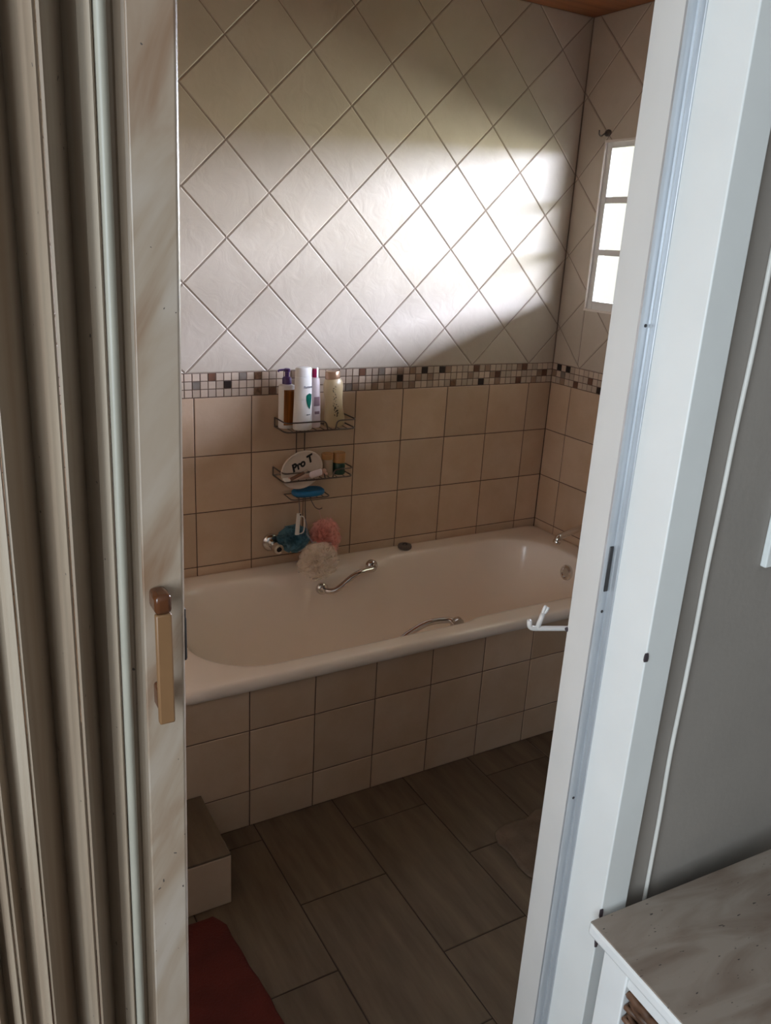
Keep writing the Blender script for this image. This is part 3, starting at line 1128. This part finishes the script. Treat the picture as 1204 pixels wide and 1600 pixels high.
wires('hook', [smooth_path([(-1.160, -0.06, 0.752), (-1.160, -0.066, 0.72), (-1.162, -0.072, 0.70), (-1.168, -0.078, 0.69), (-1.176, -0.08, 0.697)], 6)], 0.0019)
wires('hook', [smooth_path([(-1.135, -0.06, 0.752), (-1.135, -0.062, 0.70), (-1.137, -0.07, 0.672), (-1.142, -0.078, 0.668), (-1.147, -0.08, 0.676)], 6)], 0.0019)


def text_mesh(name, body, size, mw, material, parent, extrude=0.0004, shear=0.0, bold=0.02):
    cu = bpy.data.curves.new(name, 'FONT')
    cu.body = body
    cu.size = size
    cu.extrude = extrude
    cu.shear = shear
    cu.offset = size * bold
    cu.align_x = 'CENTER'
    cu.align_y = 'CENTER'
    tmp = bpy.data.objects.new(name, cu)
    COL.objects.link(tmp)
    dg = bpy.context.evaluated_depsgraph_get()
    me = bpy.data.meshes.new_from_object(tmp.evaluated_get(dg))
    bpy.data.objects.remove(tmp)
    me.transform(mw)
    me.materials.clear()
    me.materials.append(material)
    o = bpy.data.objects.new(name, me)
    COL.objects.link(o)
    o.parent = parent
    return o


FACE = Matrix.Rotation(math.pi / 2, 4, 'X')          # text plane -> facing -y


def wrap_patch(name, prof_r, sx, sy, z0, z1, a0, a1, material, parent, shape=None, na=10, nz=14, lift=0.0008):
    """label lying on a lathed body; prof_r(z) radius, angle 0 = facing -y, positive to +x"""
    bm = bmesh.new()
    grid = []
    for i in range(nz + 1):
        t = i / nz
        z = z0 + (z1 - z0) * t
        row = []
        for k in range(na + 1):
            s = k / na * 2 - 1
            lo, hi = (1, 1) if shape is None else shape(t)
            mid, half = (a0 + a1) / 2, (a1 - a0) / 2
            a = mid + half * (s * hi if s > 0 else s * lo)
            r = prof_r(z)
            row.append(bm.verts.new((r * sx * math.sin(a) + lift * math.sin(a), -(r * sy * math.cos(a)) - lift * math.cos(a), z)))
        grid.append(row)
    for i in range(nz):
        for k in range(na):
            try:
                bm.faces.new((grid[i][k], grid[i][k + 1], grid[i + 1][k + 1], grid[i + 1][k]))
            except ValueError:
                pass
    bmesh.ops.solidify(bm, geom=bm.faces[:], thickness=0.0004)
    return link(name, bm, material, parent, smooth=True)


def interp(prof):
    def f(z):
        for i in range(len(prof) - 1):
            if prof[i][1] <= z <= prof[i + 1][1]:
                d = prof[i + 1][1] - prof[i][1]
                t = 0 if d < 1e-9 else (z - prof[i][1]) / d
                return prof[i][0] + (prof[i + 1][0] - prof[i][0]) * t
        return prof[-1][0]
    return f


ZB = 1.0052
# pump bottle
pb = empty('pump_bottle', (-1.2035, -0.038, ZB))
tag(pb, 'white pump bottle with purple pump and amber label, leftmost on the caddy', 'bottle', 'bottles in the top basket')
pr = [(0.027, 0.0), (0.029, 0.004), (0.0295, 0.136), (0.028, 0.146), (0.014, 0.152), (0.012, 0.154)]
bm = bmesh.new()
lathe(bm, pr, 1.0, 0.75, 28)
link('bottle_body', bm, M['white_plastic'], pb, autosmooth=50)
wrap_patch('label', interp(pr), 1.0, 0.75, 0.012, 0.134, -0.62, 1.25, M['amber_label'], pb)
bm = bmesh.new()
lathe(bm, [(0.016, 0.152), (0.016, 0.170), (0.013, 0.175), (0.0075, 0.177), (0.0075, 0.192), (0.011, 0.193), (0.011, 0.202), (0.008, 0.204)], n=20)
tube(bm, smooth_path([(0.006, 0, 0.199), (-0.012, -0.002, 0.200), (-0.030, -0.004, 0.199), (-0.034, -0.005, 0.194)], 5), 0.0032, 8)
link('pump', bm, M['purple'], pb, autosmooth=40)

# shampoo bottle
sb = empty('shampoo_bottle', (-1.163, -0.083, ZB))
tag(sb, 'tall white shampoo bottle with a green leaf-shaped mark and white cap', 'bottle', 'bottles in the top basket')
pr = [(0.030, 0.0), (0.0345, 0.004), (0.0345, 0.03), (0.032, 0.10), (0.0300, 0.178), (0.0296, 0.182)]
bm = bmesh.new()
lathe(bm, pr, 1.0, 0.62, 32)
link('bottle_body', bm, M['white_plastic'], sb, autosmooth=50)
bm = bmesh.new()
lathe(bm, [(0.0292, 0.1825), (0.0292, 0.208), (0.0275, 0.213), (0.020, 0.215)], 1.0, 0.62, 32)
link('cap', bm, M['white_plastic'], sb, autosmooth=50)
leaf = lambda t: (max(0.02, math.sin(math.pi * min(1, t * 0.62 + 0.02) ** 0.9) * (1.0 if t < 0.9 else (1 - t) * 10)), max(0.02, math.sin(math.pi * min(1, t * 0.62 + 0.02)) * (1.0 if t < 0.93 else (1 - t) * 14)))
wrap_patch('green_mark', interp(pr), 1.0, 0.62, 0.074, 0.128, 0.10, 0.95, M['green_label'], sb, leaf)
text_mesh('lettering', 'Pantene', 0.012, Matrix.Translation((0.009, -0.0215, 0.150)) @ Matrix.Rotation(0.35, 4, 'Z') @ FACE, M['grey_print'], sb)
text_mesh('lettering', 'PRO-V', 0.006, Matrix.Translation((0.012, -0.0218, 0.055)) @ Matrix.Rotation(0.35, 4, 'Z') @ FACE, M['grey_print'], sb)

# slim tube
st = empty('lotion_tube', (-1.106, -0.055, ZB))
tag(st, 'slim pale lilac tube with magenta and white cap, beside the pale gold bottle', 'bottle', 'bottles in the top basket')
pr = [(0.021, 0.0), (0.0235, 0.004), (0.021, 0.08), (0.0165, 0.165), (0.014, 0.172), (0.008, 0.174)]
bm = bmesh.new()
lathe(bm, pr, 1.0, 0.8, 24)
link('tube_body', bm, M['lilac'], st, autosmooth=50)
wrap_patch('label', interp(pr), 1.0, 0.8, 0.076, 0.108, -0.5, 0.7, M['mauve_print'], st)
wrap_patch('label', interp(pr), 1.0, 0.8, 0.048, 0.058, -0.3, 0.6, M['mauve_print'], st)
bm = bmesh.new()
lathe(bm, [(0.0115, 0.173), (0.0105, 0.205), (0.009, 0.207)], n=20)
link('cap', bm, M['white_plastic'], st, autosmooth=50)
wrap_patch('cap_stripe', lambda z: 0.0113, 1, 1, 0.174, 0.204, -1.4, -0.05, M['pink_cap'], st)

# pale gold bottle, leaning
gb = empty('body_wash_bottle', (-1.028, -0.060, ZB))
gb.rotation_euler = (0, math.radians(-4.5), 0)
tag(gb, 'leaning pale gold bottle with bronze cap and dark flower print, rightmost in the top basket', 'bottle', 'bottles in the top basket')
pr = [(0.034, 0.0), (0.0385, 0.004), (0.038, 0.03), (0.0335, 0.070), (0.033, 0.10), (0.0375, 0.135), (0.037, 0.150), (0.030, 0.166), (0.0275, 0.169)]
bm = bmesh.new()
lathe(bm, pr, 1.0, 0.6, 32)
link('bottle_body', bm, M['gold_body'], gb, autosmooth=50)
bm = bmesh.new()
lathe(bm, [(0.0278, 0.1685), (0.0268, 0.192), (0.025, 0.1945)], 1.0, 0.7, 28)
link('cap', bm, M['gold_cap'], gb, autosmooth=50)
rnd = random.Random(9)
bm = bmesh.new()
fr = interp(pr)
for k in range(30):
    z = 0.04 + 0.105 * (k / 29.0)
    dens = 1.0 if z < 0.085 else 0.6
    xx = 0.001 + rnd.uniform(-0.008, 0.008) * (1.2 if z < 0.09 else 0.8) - (z - 0.04) * 0.06
    r = fr(z)
    yy = -0.6 * math.sqrt(max(1e-6, r * r - xx * xx)) - 0.0006
    s = rnd.uniform(0.0018, 0.0046) * dens
    mm = Matrix.Translation((xx, yy, z)) @ Matrix.Rotation(rnd.uniform(0, 3), 4, 'Y') @ Matrix.Diagonal((s * rnd.uniform(0.5, 1.0), 0.0005, s * 1.4, 1))
    bmesh.ops.create_icosphere(bm, subdivisions=1, radius=1.0, matrix=mm)
link('flower_print', bm, M['brown_print'], gb)

# middle basket: oval dish, jars, razor, tube
dish = empty('oval_dish', (-1.163, -0.084, 0.862))
dish.rotation_euler = (math.radians(-5), math.radians(-24), 0)
tag(dish, 'cream oval plastic dish with bold black lettering, standing on edge in the middle basket', 'dish')
bm = bmesh.new()
lathe(bm, [(0.010, -0.012), (0.060, -0.011), (0.072, -0.004), (0.075, 0.003), (0.0745, 0.007), (0.071, 0.0085), (0.066, 0.006), (0.052, 0.0075), (0.010, 0.009)], 1.07, 0.86, 44, M4=disc_matrix((0, 0.0, 0), (0, -1, 0)))
link('dish_body', bm, M['cream_plastic'], dish, autosmooth=50)
text_mesh('lettering', 'Pro T', 0.036, Matrix.Translation((0.008, -0.0086, 0.021)) @ Matrix.Rotation(math.radians(-2), 4, 'Y') @ FACE, M['black_print'], dish, 0.0008, 0.25, 0.045)

rz = empty('pink_razor', (-1.165, -0.113, 0.8345))
tag(rz, 'dusty pink razor lying across the front of the middle basket', 'razor')
bm = bmesh.new()
tube(bm, smooth_path([(-0.055, 0.006, 0.004), (-0.02, 0.008, 0.006), (0.02, 0.010, 0.009), (0.06, 0.012, 0.008), (0.095, 0.016, 0.007)], 5), 0.0058, 10)
link('grip', bm, M['pink_plastic'], rz, smooth=True)
bm = bmesh.new()
box(bm, -0.074, -0.052, -0.004, 0.018, -0.002, 0.007)
link('blade_head', bm, M['white_plastic'], rz, bevel=0.002)
for (name, lab, x, z, rx, ln, mt, tip, ry) in (('cream_tube', 'small cream tube lying among the things in the middle basket, behind the pink razor', -1.115, 0.853, 0.0125, 0.062, 'lilac', 'pink_plastic', 80), ('hair_clip', 'reddish brown clip lying in front of the oval dish', -1.185, 0.8515, 0.006, 0.07, 'mosaic_brown', 'mosaic_tan', 70)):
    t_ = empty(name, (x, -0.114 + 0.016, z))
    t_.rotation_euler = (0, math.radians(ry), 0.1)
    t_.location.y = -0.113 if name == 'hair_clip' else -0.1135
    tag(t_, lab, 'tube' if name == 'cream_tube' else 'clip')
    bm = bmesh.new()
    lathe(bm, [(rx * 0.6, -ln / 2), (rx, -ln / 2 + 0.004), (rx * 0.95, ln / 2 - 0.016), (rx * 0.6, ln / 2 - 0.012)], 1, 0.5 if name == 'cream_tube' else 1, 18)
    link('tube_body' if name == 'cream_tube' else 'clip_body', bm, M[mt], t_, autosmooth=50)
    bm = bmesh.new()
    lathe(bm, [(rx * 0.7, ln / 2 - 0.013), (rx * 0.7, ln / 2), (rx * 0.5, ln / 2 + 0.002)], n=14)
    link('cap' if name == 'cream_tube' else 'hinge', bm, M[tip], t_, autosmooth=50)

for (name, x, lab, hz, r, mb, ml) in (('glass_jar', -1.058, 'small cloudy glass jar with a tan lid, right beside the oval dish', 0.058, 0.021, 'jar_glass', 'amber_lid'), ('green_jar', -1.010, 'small dark green jar with an amber lid, at the right end of the middle basket', 0.042, 0.0225, 'green_jar', 'amber_lid')):
    j = empty(name, (x, -0.07, 0.8302))
    tag(j, lab, 'jar')
    bm = bmesh.new()
    lathe(bm, [(r * 0.92, 0.0), (r, 0.003), (r, hz - 0.004), (r * 0.92, hz), (r * 0.8, hz + 0.002)], n=28)
    link('jar_body', bm, M[mb], j, autosmooth=50)
    bm = bmesh.new()
    lathe(bm, [(r * 1.0, hz + 0.001), (r * 1.02, hz + 0.004), (r * 1.02, 0.076), (r * 0.95, 0.079)], n=28)
    link('lid', bm, M[ml], j, autosmooth=50)

# soap
bm = bmesh.new()
lp = []
prof = [(0.75, 0.0), (0.95, 0.004), (1.0, 0.011), (0.97, 0.019), (0.86, 0.024), (0.7, 0.0225), (0.3, 0.021)]
rings = []
for s, z in prof:
    rings.append([bm.verts.new((0.062 * s * math.copysign(abs(math.cos(a)) ** 0.7, math.cos(a)), 0.034 * s * math.copysign(abs(math.sin(a)) ** 0.8, math.sin(a)), z)) for a in [2 * math.pi * k / 36 for k in range(36)]])
for i in range(len(rings) - 1):
    for k in range(36):
        bm.faces.new((rings[i][k], rings[i][(k + 1) % 36], rings[i + 1][(k + 1) % 36], rings[i + 1][k]))
bm.faces.new(rings[0][::-1])
bm.faces.new(rings[-1])
soap = link('soap_bar', bm, M['soap_blue'], smooth=True)
soap.location = (-1.120, -0.050, 0.7537)
tag(soap, 'bright blue oval soap on the lowest tray of the caddy', 'soap')

# small white frame on a hook, with cord
hang = empty('plastic_hanger', (-1.166, -0.082, 0.694))
tag(hang, 'small white plastic frame with a loop, hanging under the blue soap', 'hanger')
hang.rotation_euler = (0, math.radians(4), 0)
bm = bmesh.new()
box(bm, -0.011, 0.004, -0.005, 0.003, -0.075, 0.006)
link('bar', bm, M['white_plastic'], hang, bevel=0.002)
bm = bmesh.new()
tube(bm, smooth_path([(0.002, -0.001, -0.004), (0.014, -0.001, -0.007), (0.021, -0.001, -0.020), (0.0225, -0.001, -0.055), (0.018, -0.001, -0.068), (0.002, -0.001, -0.072)], 6), 0.0021, 8)
link('loop', bm, M['white_plastic'], hang, smooth=True)
bm = bmesh.new()
lathe(bm, [(0.003, 0.0), (0.003, 0.001)], n=12, M4=disc_matrix((0.001, -0.0052, 0.002), (0, -1, 0)))
link('hole', bm, M['dark_metal'], hang)


def puff(name, center, R, sq, material, label, seed, freq=3.2, fold=0.42):
    """bunched netting: many ruffled sheets gathered at the middle"""
    rnd = random.Random(seed)
    bm = bmesh.new()
    for q in range(30):
        ax = Vector((rnd.gauss(0, 1), rnd.gauss(0, 1), rnd.gauss(0, 1))).normalized()
        e1 = ax.orthogonal().normalized()
        e2 = ax.cross(e1)
        k1, k2 = rnd.randint(4, 7), rnd.randint(9, 13)
        p1, p2, p3 = rnd.random() * 6.3, rnd.random() * 6.3, rnd.random() * 6.3
        rr = R * rnd.uniform(0.78, 0.98)
        amp = rnd.uniform(0.24, 0.36) * R
        nA, fr_ = 72, (0.12, 0.40, 0.65, 0.85, 1.0)
        grid = []
        for f in fr_:
            row = []
            for k in range(nA):
                a = 2 * math.pi * k / nA
                ru = amp * f * f * (math.sin(k1 * a + p1) + 0.5 * math.sin(k2 * a + p2))
                ra = rr * f * (1 + 0.06 * math.sin(3 * a + p3))
                d = (e1 * math.cos(a) + e2 * math.sin(a)) * ra + ax * ru
                if d.length > R * 1.12:
                    d *= R * 1.12 / d.length
                row.append(bm.verts.new((d.x * sq[0], d.y * sq[1], d.z * sq[2])))
            grid.append(row)
        for i in range(len(fr_) - 1):
            for k in range(nA):
                bm.faces.new((grid[i][k], grid[i][(k + 1) % nA], grid[i + 1][(k + 1) % nA], grid[i + 1][k]))
    o = link(name, bm, material, smooth=True)
    o.location = center
    tag(o, label, 'bath sponge', 'net bath sponges')
    return o


pf = puff('bath_sponge', (-1.170, -0.046, 0.592), 0.056, (1.12, 0.75, 0.95), M['blue_net'], 'dark blue netting bath sponge hanging beside the wall valve', 2)
puff('bath_sponge', (-1.052, -0.062, 0.583), 0.072, (0.84, 0.66, 1.08), M['pink_net'], 'pink netting bath sponge, right of the three hanging sponges', 5, 3.8)
puff('bath_sponge', (-1.127, -0.168, 0.545), 0.068, (1.14, 0.64, 1.02), M['cream_net'], 'pale cream netting bath sponge hanging lowest, over the edge of the bath', 8, 3.4)
cd = bmesh.new()
tube(cd, smooth_path([(-1.143, -0.079, 0.674), (-1.138, -0.083, 0.655), (-1.1365, -0.087, 0.62), (-1.135, -0.110, 0.61), (-1.132, -0.150, 0.585)], 6), 0.0022, 8)
tag(link('hanging_cord', cd, M['grey_cord'], smooth=True), 'grey cord from the caddy hook down to the cream sponge', 'cord')
cd = bmesh.new()
tube(cd, smooth_path([(-1.090, -0.086, 0.705), (-1.082, -0.080, 0.68), (-1.066, -0.074, 0.65), (-1.058, -0.068, 0.625)], 6), 0.0014, 8)
tag(link('hanging_cord', cd, M['pink_net'], smooth=True), 'thin pink cord from the open caddy hook to the pink sponge', 'cord')

# ------------------------------------------------------------------ hook above the window
hk = empty('wall_hook', (0.0, -0.150, 2.052))
tag(hk, 'small dark hook on the end wall above the window', 'hook')
bm = bmesh.new()
lathe(bm, [(0.012, 0.0), (0.012, 0.003), (0.009, 0.006)], 1, 1.4, 18, M4=disc_matrix((0, 0, 0), (-1, 0, 0)))
link('plate', bm, M['hook'], hk, autosmooth=40)
bm = bmesh.new()
tube(bm, smooth_path([(-0.004, 0, 0.0), (-0.018, 0.001, -0.005), (-0.030, 0.002, -0.013), (-0.040, 0.003, -0.008), (-0.042, 0.003, 0.006)], 5), 0.0024, 8)
link('prong', bm, M['hook'], hk, smooth=True)

# ------------------------------------------------------------------ white plastic drying arm behind the jamb
arm = empty('towel_rail', (-0.89, -1.83, 1.0))
tag(arm, 'white plastic rail with a forked hook end, poking out from behind the door frame', 'towel rail')
a0 = Vector((-1.393, -1.605, 1.0)) - Vector((-0.89, -1.83, 1.0))
a1 = Vector((-0.90, -1.818, 1.0)) - Vector((-0.89, -1.83, 1.0))
dr = (a1 - a0).normalized()
bm = bmesh.new()
tube(bm, round_path([a0 - dr * 0.006 + Vector((0, 0, 0.016)), a0 - dr * 0.004, a0 + dr * 0.02, a1], 0.012, 6), 0.0046, 12)
link('rod', bm, M['white_plastic'], arm, smooth=True)
bm = bmesh.new()
s0 = a0 + dr * 0.010
up = dr * 0.012 + Vector((0, 0, 0.034)) + Vector((0.0, 0.004, 0))
tube(bm, [s0, s0 + up * 0.5, s0 + up * 0.85], 0.0045, 10)
tube(bm, smooth_path([s0 + up * 0.7, s0 + up * 1.0 - dr * 0.0015, s0 + up * 1.25 - dr * 0.001], 4), 0.003, 8)
tube(bm, smooth_path([s0 + up * 0.7, s0 + up * 0.95 + dr * 0.004, s0 + up * 1.15 + dr * 0.005], 4), 0.003, 8)
link('forked_prong', bm, M['white_plastic'], arm, smooth=True)
bm = bmesh.new()
box(bm, -0.03, 0.03, -0.0, 0.012, -0.05, 0.05)
link('wall_bracket', bm, M['white_plastic'], arm, bevel=0.003)

# ------------------------------------------------------------------ mats
def soft_mat(name, outline, h, material, label, seed, ragged=0.0):
    bm = bmesh.new()
    rnd = random.Random(seed)
    pts = []
    n = len(outline)
    for i in range(n):
        a, b = Vector((*outline[i], 0)), Vector((*outline[(i + 1) % n], 0))
        k = max(2, int((b - a).length / 0.02))
        for j in range(k):
            p = a.lerp(b, j / k)
            p += Vector((noise.noise(p * 23 + Vector((seed, 0, 0))), noise.noise(p * 23 + Vector((0, seed, 4))), 0)) * ragged
            pts.append(p)
    c = sum(pts, Vector()) / len(pts)
    rings = []
    for s, z in ((1.0, 0.001), (1.0, h * 0.6), (0.985, h * 0.95), (0.95, h), (0.6, h * 0.98), (0.25, h)):
        ring = []
        for p in pts:
            q = c + (p - c) * s
            ring.append(bm.verts.new((q.x, q.y, z + (noise.noise(q * 30) * h * 0.12 if z > h * 0.5 else 0))))
        rings.append(ring)
    n = len(pts)
    for i in range(len(rings) - 1):
        for k in range(n):
            bm.faces.new((rings[i][k], rings[i][(k + 1) % n], rings[i + 1][(k + 1) % n], rings[i + 1][k]))
    bm.faces.new(rings[0][::-1])
    bm.faces.new(rings[-1])
    o = link(name, bm, material, smooth=True)
    return tag(o, label, 'mat')


soft_mat('bath_mat', [(-1.798, -1.022), (-1.780, -1.060), (-1.766, -1.22), (-1.754, -1.38), (-1.745, -1.60), (-2.20, -1.62), (-2.22, -1.012)], 0.012, M['red_mat'], 'dark red bath mat on the floor in front of the tiled step', 3, 0.004)
soft_mat('rag_mat', [(-0.975, -1.085), (-0.92, -1.070), (-0.85, -1.066), (-0.60, -1.05), (-0.40, -1.08), (-0.40, -1.55), (-0.90, -1.55), (-0.985, -1.27), (-0.990, -1.20)], 0.007, M['beige_mat'], 'worn beige mat on the floor, mostly hidden by the right door frame', 6, 0.014)

# ------------------------------------------------------------------ switch plate and cable on the grey wall
sw = empty('light_switch', (-1.312, YW, 1.2425))
tag(sw, 'white light switch plate on the grey wall at the right edge', 'switch')
bm = bmesh.new()
box(bm, 0.0, 0.075, -0.010, 0.0, 0.0, 0.118)
link('plate', bm, M['switch'], sw, bevel=0.002)
bm = bmesh.new()
box(bm, 0.025, 0.05, -0.014, -0.009, 0.035, 0.083)
link('rocker', bm, M['switch'], sw, bevel=0.002)

bm = bmesh.new()
cp = []
rnd = random.Random(11)
for k in range(26):
    z = 2.40 - (2.40 - 0.02) * k / 25
    cp.append((-1.4215 + 0.0045 * math.sin(z * 4.0 + 0.5) + rnd.uniform(-0.0012, 0.0012) - 0.004 * max(0, z - 1.55), YW - 0.0032, z))
tube(bm, smooth_path(cp, 5), 0.0031, 10)
tag(link('wall_cable', bm, M['cable'], smooth=True), 'thin white cable running down the grey wall beside the door frame', 'cable')

# ------------------------------------------------------------------ white stand with wicker basket
DR = math.radians(-3.1)
ds = empty('basket_stand', (-1.558, -1.9765, 0.0), DR)
tag(ds, 'white wooden stand with a stained greyish top, standing right of the doorway', 'cabinet')
DW, DD, DH = 0.46, 0.36, 0.75
bm = bmesh.new()
box(bm, 0.0, DW, -DD, 0.0, DH - 0.0215, DH - 0.001)
link('top_slab', bm, M['dresser_white'], ds, bevel=0.005, segs=3)
bm = bmesh.new()
box(bm, 0.0025, DW - 0.0025, -DD + 0.0025, -0.0015, DH - 0.004, DH)
link('top_surface', bm, M['dresser_top'], ds, bevel=0.001)
for (x, y) in ((0.005, -0.078), (DW - 0.055, -0.078), (0.005, -DD + 0.006), (DW - 0.055, -DD + 0.006)):
    bm = bmesh.new()
    box(bm, x, x + 0.05, y, y + 0.046, 0.0, DH - 0.0215)
    link('leg', bm, M['dresser_white'], ds, bevel=0.002)
for (x0, x1, y0, y1) in ((0.008, 0.026, -DD + 0.052, -0.078), (DW - 0.026, DW - 0.008, -DD + 0.052, -0.078), (0.055, DW - 0.055, -DD + 0.010, -DD + 0.028), (0.055, DW - 0.055, -0.050, -0.034)):
    for (z0, z1) in ((DH - 0.045, DH - 0.0216), (0.40, 0.44), (0.08, 0.12)):
        bm = bmesh.new()
        box(bm, x0, x1, y0, y1, z0, z1)
        link('rail', bm, M['dresser_white'], ds, bevel=0.0015)
bm = bmesh.new()
box(bm, 0.026, DW - 0.026, -DD + 0.028, -0.050, 0.42, 0.44)
link('shelf', bm, M['dresser_white'], ds)

wk = empty('wicker_basket', (-1.558, -1.9765, 0.4405), DR)
tag(wk, 'dark brown woven wicker basket inside the white stand', 'basket')
bx0, bx1, by0, by1, bh = 0.013, DW - 0.032, -DD + 0.062, -0.083, 0.2625
bm = bmesh.new()
box(bm, bx0 + 0.004, bx1 - 0.004, by0 + 0.004, by1 - 0.004, 0.0, bh - 0.02)
link('lining', bm, M['wicker_dark'], wk)


def perimeter(t):
    L = [(bx0, by1), (bx0, by0), (bx1, by0), (bx1, by1)]
    ls = [by1 - by0, bx1 - bx0, by1 - by0, bx1 - bx0]
    d = (t % 1.0) * sum(ls)
    for i in range(4):
        if d <= ls[i]:
            a, b = L[i], L[(i + 1) % 4]
            f = d / ls[i]
            p = Vector((a[0] + (b[0] - a[0]) * f, a[1] + (b[1] - a[1]) * f, 0))
            tt = Vector((b[0] - a[0], b[1] - a[1], 0)).normalized()
            return p, Vector((tt.y, -tt.x, 0))
        d -= ls[i]
    return Vector((*L[0], 0)), Vector((-1, 0, 0))


bm = bmesh.new()
rnd = random.Random(2)
NS = 54
for row in range(24):
    z = 0.008 + row * (bh - 0.02) / 24
    pts = []
    ph = (row % 2) * math.pi
    sl = rnd.uniform(-0.003, 0.003)
    for k in range(NS * 4):
        t = k / (NS * 4)
        p, nn = perimeter(t)
        wv = math.cos(t * NS / 2 * 2 * math.pi + ph)
        pts.append(p - nn * 0.0 + nn * (0.0035 * wv) + Vector((0, 0, z + 0.0025 * math.sin(t * NS / 2 * 2 * math.pi + ph + 1.0) + sl * math.sin(t * 30))))
    tube(bm, pts, 0.0046, 6, closed=True)
link('weave', bm, M['wicker'], wk, smooth=True)
bm = bmesh.new()
pts = [perimeter(k / 200)[0] + Vector((0, 0, bh - 0.010 + 0.002 * math.sin(k * 1.9))) for k in range(200)]
tube(bm, pts, 0.007, 8, closed=True)
link('rim', bm, M['wicker'], wk, smooth=True)
